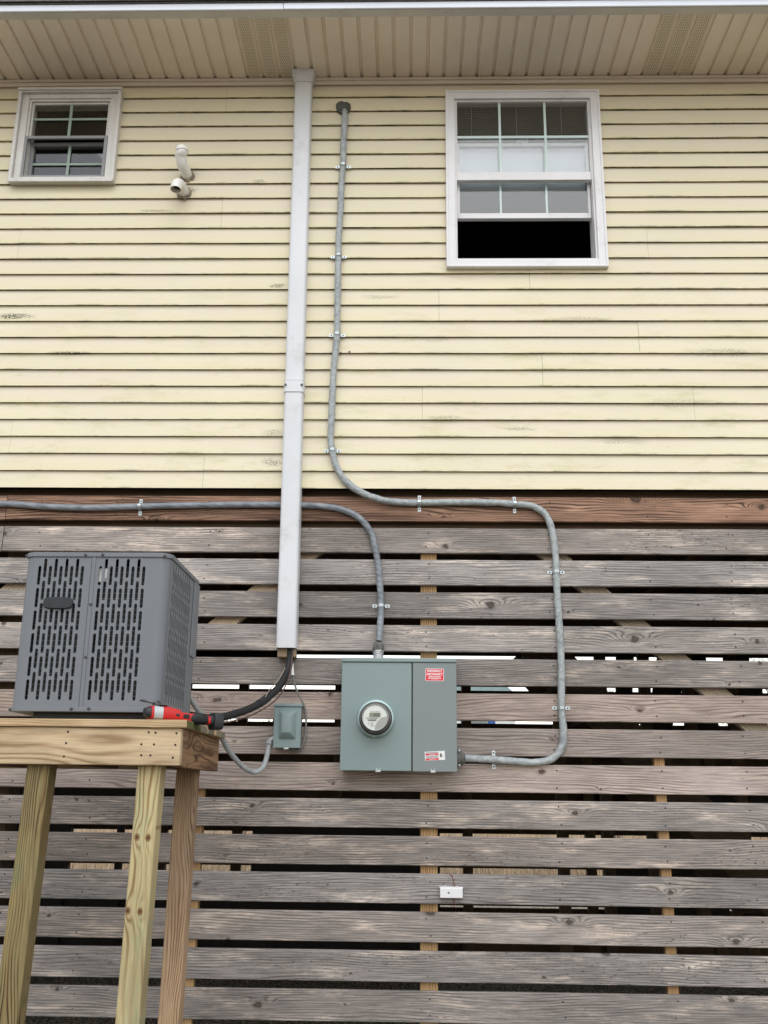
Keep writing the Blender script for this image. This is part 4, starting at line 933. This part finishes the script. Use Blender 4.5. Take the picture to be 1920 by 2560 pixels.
# ------------------------------------------------------------------ PVC vents
def vent(name_label, hx_, hz_, path_, r, ring_at_end, cpx):
    root = thing('vent_pipe', (hx_, 0, hz_), name_label, 'pipe')
    m = MB(); m.tube(path_, r, 24, cap=False); P = path_
    inner = MB(); inner.tube(path_, r-.004, 24, cap=False)
    m.v += inner.v; n0 = len(m.v)-len(inner.v); m.f += [tuple(i+n0 for i in f[::-1]) for f in inner.f]; m.m += inner.m
    k = len(path_); m.f += [((k-1)*24+i, (k-1)*24+(i+1) % 24, n0+(k-1)*24+(i+1) % 24, n0+(k-1)*24+i) for i in range(24)]; m.m += [0]*24
    m.build('pipe', G['pvc'], root, smooth=50)
    d = (path_[-1]-path_[-2]).normalized(); e = path_[-1]
    if ring_at_end:
        m = MB(); q = d.to_track_quat('Z', 'Y').to_matrix().to_4x4()
        Me = Matrix.Translation(e-d*.022) @ q
        m.lathe([(r+.0005, 0), (r+.005, .001), (r+.005, .024), (r-.002, .024), (r-.002, 0)], Me, 28, cap=False); m.build('coupling', G['pvc'], root, smooth=35)
    dk = MB(); dk.lathe([(.0, -.0), (r-.004, 0), (r-.004, .002)], Matrix.Translation(path_[max(0, len(path_)-16)]) @ d.to_track_quat('Z', 'Y').to_matrix().to_4x4(), 20, cap=False); dk.build('pipe_inside', G['gap'], root)
    pts = []
    for k in range(28):
        a = 2*math.pi*k/28; rr = (r+.011)*(1+.35*noise.noise(Vector((math.cos(a)*2.2, math.sin(a)*2.2, hx_*5)))+.05*random.uniform(-1, 1)); pts.append((hx_+rr*math.cos(a), hz_-.004+rr*.95*math.sin(a)))
    m = MB(); m.prism(pts, -.008, .004); m.build('caulk', G['caulk'], root, bevel=.002)
h1 = W(467, 436, -.01)
zt1 = W(455, 372, -.12).z; xt1 = W(454.5, 372, -.12).x
pth = catmull([(h1.x, .02, h1.z), (h1.x-.003, -.03, h1.z+.004), (h1.x-.012, -.075, h1.z+.02), (h1.x-.022, -.108, h1.z+.065), (xt1+.002, -.12, (h1.z+.05+zt1)/2), (xt1, -.12, zt1)], 8)
vent('white vent pipe elbow pointing up, higher of the two beside the small window', h1.x, h1.z, pth, .033, True, 0)
h2 = W(459, 478, -.01)
e2 = W(439, 473, -.14)
pth = catmull([(h2.x, .02, h2.z), (h2.x-.004, -.04, h2.z), (h2.x-.009, -.078, h2.z-.002), (h2.x-.014, -.104, h2.z-.014), (h2.x-.017, -.116, h2.z-.036), (h2.x-.018, -.120, h2.z-.062)], 8)
vent('white vent pipe elbow with open end facing down, just below the upright vent pipe', h2.x, h2.z, pth, .034, False, 0)

# ------------------------------------------------------------------ small white box on a slat
a, b = W(1100, 2218, FY-.03), W(1157, 2246, FY-.03)
sb = thing('sensor_box', ((a.x+b.x)/2, FY, b.z), 'small white plastic box screwed to a lower slat with thin red wires', 'small box')
mb = MB(); mb.box(a.x, b.x, FY-.032, FY-.001, b.z, a.z-.003); mb.build('box_body', G['white'], sb, bevel=.004, seg=3)
mb = MB(); mb.box(a.x-.002, b.x+.002, FY-.026, FY-.0, a.z-.006, a.z+.001); mb.box(a.x+.02, a.x+.034, FY-.028, FY-.01, a.z+.0005, a.z+.005); mb.box(b.x-.034, b.x-.02, FY-.028, FY-.01, a.z+.0005, a.z+.005); mb.build('box_lid', G['white'], sb, bevel=.002)
mb = MB(); mb.lathe([(.005, 0), (.004, .002)], Matrix.Translation((a.x+(b.x-a.x)*.38, FY-.032, (a.z+b.z)/2)) @ Matrix.Rotation(rad(90), 4, 'X'), 12); mb.build('screw', G['greyink'], sb)
P = catmull([W(1108, 2186, .05), W(1128, 2187, FY-.004), W(1133, 2200, FY-.004), W(1137, 2218, FY-.008)], 6)
mb = MB(); mb.tube(P, .0016, 6); P = catmull([W(1134, 2246, FY-.006), W(1135, 2256, FY-.004), W(1133, 2268, FY-.003)], 5); mb.tube(P, .0016, 6); mb.build('wire', G['redwire'], sb)

# ------------------------------------------------------------------ platform
PF = 3.88-CAMD; PBk = 4.68-CAMD
dz_top = W(466-8, 1800, PF-.012).z
px1 = W(453, 1840, PF).x; pz1 = dz_top-.029
def zb2(x, y, yy): return W(340+x/3.607, 1600+y/3.607, yy)
pz0 = pz1-.140
PXL = -2.15
plat = thing('wooden_platform', (-1.5, PF, 0), 'raised timber platform on posts that carries the grey cooling unit', 'platform')
mb = MB(); mb.box(PXL, px1, PF, PF+.038, pz0, pz1-.001); mb.build('front_beam', G['beam'], plat, org='c', bevel=.004)
mb = MB(); mb.box(px1-.0385, px1-.001, PF+.0385, PBk, pz0-.004, pz1-.001); mb.build('side_beam', G['beam_dark'], plat, org='c', bevel=.003)
mb = MB(); mb.box(PXL, px1-.0395, PBk-.038, PBk, pz0, pz1-.001); mb.build('rear_beam', G['beam'], plat, org='c', bevel=.003)
mb = MB(); mb.box(PXL, PXL+.038, PF+.039, PBk-.039, pz0, pz1-.001); mb.build('left_beam', G['beam'], plat, org='c', bevel=.003)
for k, xx in enumerate((-1.75, -1.35, -1.05)):
    mb = MB(); mb.box(xx, xx+.038, PF+.039, PBk-.039, pz0+.002, pz1-.001); mb.build('joist', G['dark_wood'], plat, org='c')
nb = 6; bw = (PBk-PF+.02)/nb
for k in range(nb):
    y0 = PF-.014+k*bw; ex = px1+.014+random.uniform(-.006, .01)+(.012 if k > 2 else 0); zt_ = dz_top+random.uniform(-.001, .0015)
    mb = MB(); mb.box(PXL-.01, ex, y0, y0+bw-.004, pz1, zt_)
    mb.m[5] = 1                                  # right-hand end face
    mb.build('deck_board', [G['deck'], G['endmoss'] if k < 2 else G['endgrain']], plat, org='c', bevel=.003)
def leg(xa_t, xb_t, xa_b, xb_b, yt, yb_, y0, mat):
    """post 89 mm square seen between pixel columns at the top (row yt) and bottom (row yb_)"""
    a, c = W(xa_t, yt, y0), W(xa_b, yb_, y0); t_ = Vector((a.x, y0, pz0-.005)); f = (c.x-a.x)/(c.z-a.z); xb = a.x+f*(0-a.z); xt = a.x+f*(pz0+.0-a.z)
    mb = MB(); wd = .089
    vs = [(xb, y0, 0), (xb+wd, y0, 0), (xb+wd, y0+wd, 0), (xb, y0+wd, 0), (xt, y0, pz0+.09), (xt+wd, y0, pz0+.09), (xt+wd, y0+wd, pz0+.09), (xt, y0+wd, pz0+.09)]
    mb.add(vs, [(3, 2, 1, 0), (4, 5, 6, 7), (0, 1, 5, 4), (1, 2, 6, 5), (2, 3, 7, 6), (3, 0, 4, 7)])
    if callable(mat):
        ox, oz = (xb+xt+wd)/2, (pz0+.09)/2
        mat = mat([(W(px, py, y0).z-oz, W(px, py, y0).x-ox, .0085) for px, py in ((342.6, 2093), (370, 2094.5), (319.4, 2277), (350, 2279), (396, 2070))])
    mb.build('leg', mat, plat, org='c', bevel=.006, seg=3)
leg(69.5, 0, 0+.5, 0, 1910, 2419, PF+.040, G['leg_green'])
leg(346, 0, 287, 0, 1910, 2560, PF+.040, pale_leg)
leg(442, 0, 393.5, 0, 1912, 2560, PBk-.13, G['leg_pink'])
leg(120, 0, 80, 0, 1912, 2560, PBk-.13, G['leg_pink']) if False else None
# nail heads on the front beam
mb = MB()
for (x, y) in ((470, 1353), (1028, 1357), (1075, 1360), (1220, 1363), (457, 1432), (977, 1440), (1065, 1441), (1212, 1444), (442, 1524), (977, 1515), (1040, 1516), (1195, 1532)):
    p = W(x/2.765, 1340+y/2.765, PF); mb.lathe([(.0045, 0), (.003, .0006)], Matrix.Translation((p.x, PF-.0004, p.z)) @ Matrix.Rotation(rad(90), 4, 'X'), 8)
mb.build('nail', G['gap'], plat)['kind'] = 'stuff'

# ------------------------------------------------------------------ cooling unit
AY = 3.985-CAMD
at, ab = W(62, 1389, AY), W(23.5, 1778, AY)
AW = .60; ax0 = (at.x+ab.x)/2; ax1 = ax0+AW; az1 = W(240, 1381.5, AY).z; az0 = W(200, 1779.5, AY).z; AYB = AY+AW
ac = thing('air_conditioner', (ax0+AW/2, AY+AW/2, dz_top), 'grey outdoor cooling unit with slotted panels and a dark badge, on the platform', 'air conditioner')
CR = .045
def louver(width, height, cols, sw, sh, pitch, off, first, lip=.006):
    """flat panel (local x right, z up, y=0 front) with stadium slots; cols = x centres"""
    mb = MB(); thick = .0012
    cw = sorted(cols); half = .0111
    bounds = []
    for i, c in enumerate(cw):
        l = max(c-half, 0) if i == 0 else (cw[i-1]+c)/2
        r = c+half if i == len(cw)-1 else (c+cw[i+1])/2
        if i and (c-cw[i-1]) > .03: l = c-half
        if i < len(cw)-1 and (cw[i+1]-c) > .03: r = c+half
        bounds.append((l, r))
    def quad(x0, x1, z0, z1):
        if x1-x0 > 1e-5 and z1-z0 > 1e-5: mb.add([(x0, 0, z0), (x1, 0, z0), (x1, 0, z1), (x0, 0, z1)], [(0, 1, 2, 3)])
    prev = 0
    for i, ((l, r), c) in enumerate(zip(bounds, cw)):
        quad(prev, l, 0, height); prev = r
        top = height-first-(off if first_low[i] else 0)
        z_hi = height
        for k in range(6):
            zt_ = top-k*pitch; zb_l = zt_-sh
            zc_hi, zc_lo = zt_+(pitch-sh)/2, zb_l-(pitch-sh)/2
            if zc_lo < 0: break
            quad(l, r, zc_hi, z_hi); z_hi = zc_lo
            # stadium outline, 4 corner rectangle ring
            n = 6; pts = []
            for a in range(n+1): pts.append((c+sw/2*math.cos(math.pi*a/n), zt_-sw/2+sw/2*math.sin(math.pi*a/n)))
            for a in range(n+1): pts.append((c-sw/2*math.cos(math.pi*a/n), zb_l+sw/2-sw/2*math.sin(math.pi*a/n)))
            outer = []
            for a in range(n+1):
                f = a/n
                if f < .34: outer.append((r, zt_-sw/2+(zc_hi-zt_+sw/2)*(f/.34)))
                elif f < .67: outer.append((r+(l-r)*((f-.34)/.33), zc_hi))
                else: outer.append((l, zc_hi-(zc_hi-zt_+sw/2)*((f-.67)/.33)))
            outer[0] = (r, zt_-sw/2); outer[2] = (r, zc_hi); outer[1] = (r, (zt_-sw/2+zc_hi)/2); outer[3] = ((l+r)/2, zc_hi); outer[4] = (l, zc_hi); outer[5] = (l, (zt_-sw/2+zc_hi)/2); outer[6] = (l, zt_-sw/2)
            lo = [(l, zb_l+sw/2), (l, (zb_l+sw/2+zc_lo)/2), (l, zc_lo), ((l+r)/2, zc_lo), (r, zc_lo), (r, (zb_l+sw/2+zc_lo)/2), (r, zb_l+sw/2)]
            out_ = outer+lo; m = len(pts)
            vs = [(p[0], 0, p[1]) for p in pts]+[(p[0], 0, p[1]) for p in out_]+[(p[0], lip, p[1]) for p in pts]
            mb.add(vs, [(k2, (k2+1) % m, m+(k2+1) % m, m+k2) for k2 in range(m)]+[(k2, 2*m+k2, 2*m+(k2+1) % m, (k2+1) % m) for k2 in range(m)])
        quad(l, r, 0, z_hi)
    quad(prev, width, 0, height)
    return mb
pz_lo, pz_hi = az0+.017, az1-.018; PH = pz_hi-pz_lo
seamx = .279
colsL = [.0645-CR+i*.0221 for i in range(9)]
colsR = [.316-seamx+i*.0224 for i in range(9)]
PITCH_ = PH*183/1205*1.0
SLH = PITCH_*.865
first_low = [True, False]*5
lm = louver(seamx-CR-.002, PH, colsL, .0125, SLH, PITCH_, PITCH_*.33, .008)
lm.v = [(v[0]+ax0+CR, v[1]+AY, v[2]+pz_lo) for v in lm.v]; lm.build('louver_panel', G['ac'], ac)
rm = louver(AW-CR-seamx, PH, colsR, .0125, SLH, PITCH_, PITCH_*.33, .008)
rm.v = [(v[0]+ax0+seamx, v[1]+AY, v[2]+pz_lo) for v in rm.v]; rm.build('louver_panel', G['ac'], ac)
mb = MB(); mb.box(ax0+seamx-.0025, ax0+seamx-.0005, AY+.001, AY+.01, pz_lo, pz_hi); mb.build('panel_seam', G['gap'], ac)
mb = MB(); mb.box(ax0+seamx+.0002, ax0+seamx+.015, AY-.003, AY-.0002, pz_lo, pz_hi); mb.build('seam_trim', G['ac'], ac, bevel=.001)
first_low = [bool(i % 2) for i in range(20)]
SW = AW-2*CR
for side in ('right', 'left', 'back'):
    wd = SW-(.08 if side == 'right' else 0)
    cols = [.03+i*.0225 for i in range(int((wd-.05)/.0225))]
    m = louver(wd, PH, cols, .0105, SLH, PITCH_, PITCH_*.33, .008, .0008)
    if side == 'right': m.v = [(ax1-v[1], AY+CR+v[0], v[2]+pz_lo) for v in m.v]
    if side == 'left': m.v = [(ax0+v[1], AY+CR+v[0], v[2]+pz_lo) for v in m.v]
    if side == 'back': m.v = [(ax0+CR+v[0], AYB-v[1], v[2]+pz_lo) for v in m.v]
    m.build('louver_panel', G['acside'] if side == 'right' else G['ac'], ac)
for cx_, cy_, a0 in ((ax0+CR, AY+CR, 180), (ax1-CR, AY+CR, 270), (ax1-CR, AYB-CR, 0), (ax0+CR, AYB-CR, 90)):
    m = MB(); n = 10; vs = [(cx_+CR*math.cos(rad(a0+90*k/n)), cy_+CR*math.sin(rad(a0+90*k/n)), z) for z in (pz_lo, pz_hi) for k in range(n+1)]
    m.add(vs, [(k, k+1, n+2+k, n+1+k) for k in range(n)]); m.build('corner_panel', G['ac'], ac, smooth=60)
def rr_xy(x0, x1, y0, y1, r): return rrect(x0, x1, y0, y1, r, 8)
mb = MB(); mb.vprism(rr_xy(ax0-.006, ax1+.006, AY-.006, AYB+.006, CR+.006), pz_hi-.002, az1); mb.build('top_cap', G['ac'], ac, smooth=30, bevel=.003)
mb = MB(); mb.vprism(rr_xy(ax0-.005, ax1+.005, AY-.005, AYB+.005, CR+.005), az0, pz_lo+.002); mb.build('base_rim', G['ac'], ac, smooth=30, bevel=.002)
mb = MB()
mb.lathe([(.23, 0), (.23, .006), (.222, .006), (.222, .001)], Matrix.Translation((ax0+AW/2, AY+AW/2, az1+.0005)), 40, cap=False)
for k in range(1, 9): mb.lathe([(.025*k, .004), (.025*k+.003, .006), (.025*k+.006, .004)], Matrix.Translation((ax0+AW/2, AY+AW/2, az1)), 36, cap=False)
mb.build('fan_grille', G['acdark'], ac)
mb = MB(); mb.box(ax0+.08, ax1-.03, AY+.05, AYB-.04, dz_top+.0005, az0-.0005); mb.build('base_pan', G['acdark'], ac, bevel=.004)
mb = MB(); mb.box(ax0+.045, ax1-.035, AY+.038, AYB-.05, pz_lo, pz_hi-.03); coil = mb.build('coil', G['coil'], ac)
p = W(262, 1437, AY+.037)
mb = MB(); mb.box(p.x-.028, p.x+.022, AY+.016, AY+.0375, p.z-.034, p.z+.022); mb.build('rating_label', G['whitesticker'], coil)
a, b = W(111.5, 1493, AY), W(181.5, 1523, AY)
mb = MB(); cxb, czb, hwb, hhb = (a.x+b.x)/2, (a.z+b.z)/2, (b.x-a.x)/2, (a.z-b.z)/2
pts = []
for k in range(40):
    t_ = 2*math.pi*k/40; c_, s_ = math.cos(t_), math.sin(t_); e = 2/5
    pts.append((cxb+hwb*math.copysign(abs(c_)**e, c_), czb+hhb*math.copysign(abs(s_)**e, s_)*(1-.12*abs(c_))))
mb.prism(pts, AY-.012, AY-.0005); mb.build('badge', G['badge'], ac, bevel=.003, smooth=40)
for (x, y) in ((682, 55), (820, 53), (1316, 62), (215, 62), (568, 1283), (708, 1281), (80, 1290), (722, 448), (683, 870)):
    yy = AY-.006 if y < 100 or y > 1200 else AY-.003
    p = W(x/3.19, 1370+y/3.19, yy); m = MB(); m.lathe([(.0062, 0), (.0062, .0025), (.0045, .003), (.0045, .005)], Matrix.Translation((p.x, yy, p.z)) @ Matrix.Rotation(rad(90), 4, 'X'), 10); m.build('screw', G['screw'], ac)
# service corner panel on the right side towards the back
zsv = W(480, 1645, AYB-.05).z
mb = MB(); mb.box(ax1-.001, ax1+.005, AYB-CR-.075, AYB-.006, zsv, pz_hi-.001); mb.build('service_panel', G['acside'], ac, bevel=.004)
mb = MB(); mb.box(ax1-.01, ax1-.0005, AYB-CR-.079, AYB-CR+.002, pz_lo, zsv-.001); mb.build('service_panel', G['acside'], ac, bevel=.002)

# ------------------------------------------------------------------ red cordless grinder on the platform edge
hd = W(372, 1785, 3.90-CAMD); bt = W(541, 1785, 4.06-CAMD)
axv = Vector((bt.x-hd.x, bt.y-hd.y, 0)); L = axv.length; ang = math.atan2(axv.y, axv.x)
gr = thing('angle_grinder', (hd.x, hd.y, dz_top), 'red and black cordless grinder lying on the corner of the platform', 'power tool')
gr.rotation_euler = (0, 0, ang)
kx = L/183*192/192.
def gx2(zx): return (zx-222)/(1385-222)*L            # zoom column to tool length
GZ = .0
def gbuild(mb, name, mat, parent=None, **kw):
    o = mb.build(name, mat, None, **kw); o.parent = parent or gr
    return o
def loft(secs, n=20, e=3.0):
    """secs: (x, zc, hw(y), hh(z)) superellipse sections along x"""
    mb = MB(); vs = []
    for (x, zc, hw_, hh_) in secs:
        for k in range(n):
            t_ = 2*math.pi*k/n; c_, s_ = math.cos(t_), math.sin(t_)
            vs.append((x, hw_*math.copysign(abs(c_)**(2/e), c_), zc+hh_*math.copysign(abs(s_)**(2/e), s_)))
    m = len(secs); mb.add(vs, [(i*n+k, (i+1)*n+k, (i+1)*n+(k+1) % n, i*n+(k+1) % n) for i in range(m-1) for k in range(n)]+[tuple(range(n)), tuple((m-1)*n+k for k in range(n-1, -1, -1))])
    return mb
pxm = 3.75/2498/6.9125                                # metres per zoom pixel
zz = lambda y: (478-y)*pxm+.000                      # zoom row to height above the boards
def sec(x, yt, yb_, hw_): t_, b_ = zz(yt)+.001, zz(yb_)+.001; return (gx2(x), (t_+b_)/2, hw_, (t_-b_)/2)
gbuild(loft([sec(150, 270, 400, .018), sec(165, 262, 415, .022), sec(225, 250, 440, .026), sec(232, 250, 445, .026)], e=4), 'gear_cap', G['blackplastic'], smooth=40)
gbuild(loft([sec(228, 232, 455, .028), sec(262, 226, 462, .029), sec(270, 226, 462, .029)], e=5), 'collar', G['red'], smooth=40)
gbuild(loft([sec(268, 226, 462, .030), sec(418, 228, 464, .030)], e=5), 'gear_case', G['gear'], smooth=40)
gbuild(loft([sec(415, 224, 466, .030), sec(520, 230, 468, .030), sec(640, 256, 472, .029), sec(710, 270, 474, .028), sec(745, 312, 476, .026), sec(900, 330, 480, .024), sec(960, 325, 484, .024)], e=4), 'motor_body', G['red'], smooth=45)
gbuild(loft([sec(890, 345, 478, .0235), sec(930, 325, 490, .0255), sec(1000, 316, 506, .027), sec(1080, 318, 512, .027), sec(1170, 340, 508, .0255), sec(1215, 360, 500, .024)], e=3), 'grip', G['rubber'], smooth=45)
g = MB()
for k in range(10):
    x = 985+k*20; s1 = sec(x, 313, 512, .0282); s2 = sec(x+9, 313, 512, .0282)
    g2 = loft([(s1[0], s1[1]-.002, s1[2], s1[3]-.0005), (s2[0], s2[1]-.002, s2[2], s2[3]-.0005)], e=3); g.add(g2.v, g2.f)
gbuild(g, 'grip_rib', G['rubber'])
gbuild(loft([sec(1205, 348, 512, .0262), sec(1225, 352, 512, .0262), sec(1250, 372, 505, .025)], e=4), 'rear_collar', G['red'], smooth=40)
gbuild(loft([sec(1240, 340, 512, .024), sec(1320, 345, 520, .024)], e=4), 'battery_neck', G['blackplastic'], smooth=40)
gbuild(loft([sec(1308, 300, 590, .034), sec(1316, 294, 598, .036), sec(1440, 298, 600, .036), sec(1460, 310, 590, .034)], e=5), 'battery', G['blackplastic'], smooth=35, bevel=.001)
m = MB(); xm = gx2(665); m.box(xm-.007, xm+.007, -.0315, -.027, zz(392), zz(345)); gbuild(m, 'switch', G['blackplastic'], bevel=.002)
m = MB(); xm = gx2(820); m.box(xm-.013, xm+.013, -.0285, -.022, zz(420), zz(348)); gbuild(m, 'trigger', G['rubber'], bevel=.003)
sd = sec(350, 226, 462, .03)
m = MB(); m.lathe([(.017, -.004), (.017, .004), (.0145, .006)], Matrix.Translation((gx2(350), 0, zz(220))), 24); gbuild(m, 'spindle_flange', G['darksteel'], smooth=35)
m = MB(); m.lathe([(.0085, 0), (.0085, .010), (.006, .013)], Matrix.Translation((gx2(365), 0, zz(190))), 6); gbuild(m, 'spindle_nut', G['blackplastic'])
m = MB(); m.lathe([(.028, 0), (.030, .0005), (.030, .0025), (.028, .003)], Matrix.Translation((gx2(400), 0, zz(212))) @ Matrix.Rotation(rad(4), 4, 'Y'), 32); gbuild(m, 'blade_guard', G['darksteel'], smooth=35)
m = MB(); Mb = Matrix.Translation((gx2(340), -.004, zz(192))) @ Matrix.Rotation(rad(9), 4, 'Y'); m.box(-.062, .0, -.011, .011, -.001, .0015, M=Mb); m.box(-.066, -.045, -.016, .016, -.0015, .0045, M=Mb); m.lathe([(.016, -.001), (.016, .006)], Mb, 20); gbuild(m, 'cutting_blade', G['darksteel'], bevel=.0006)
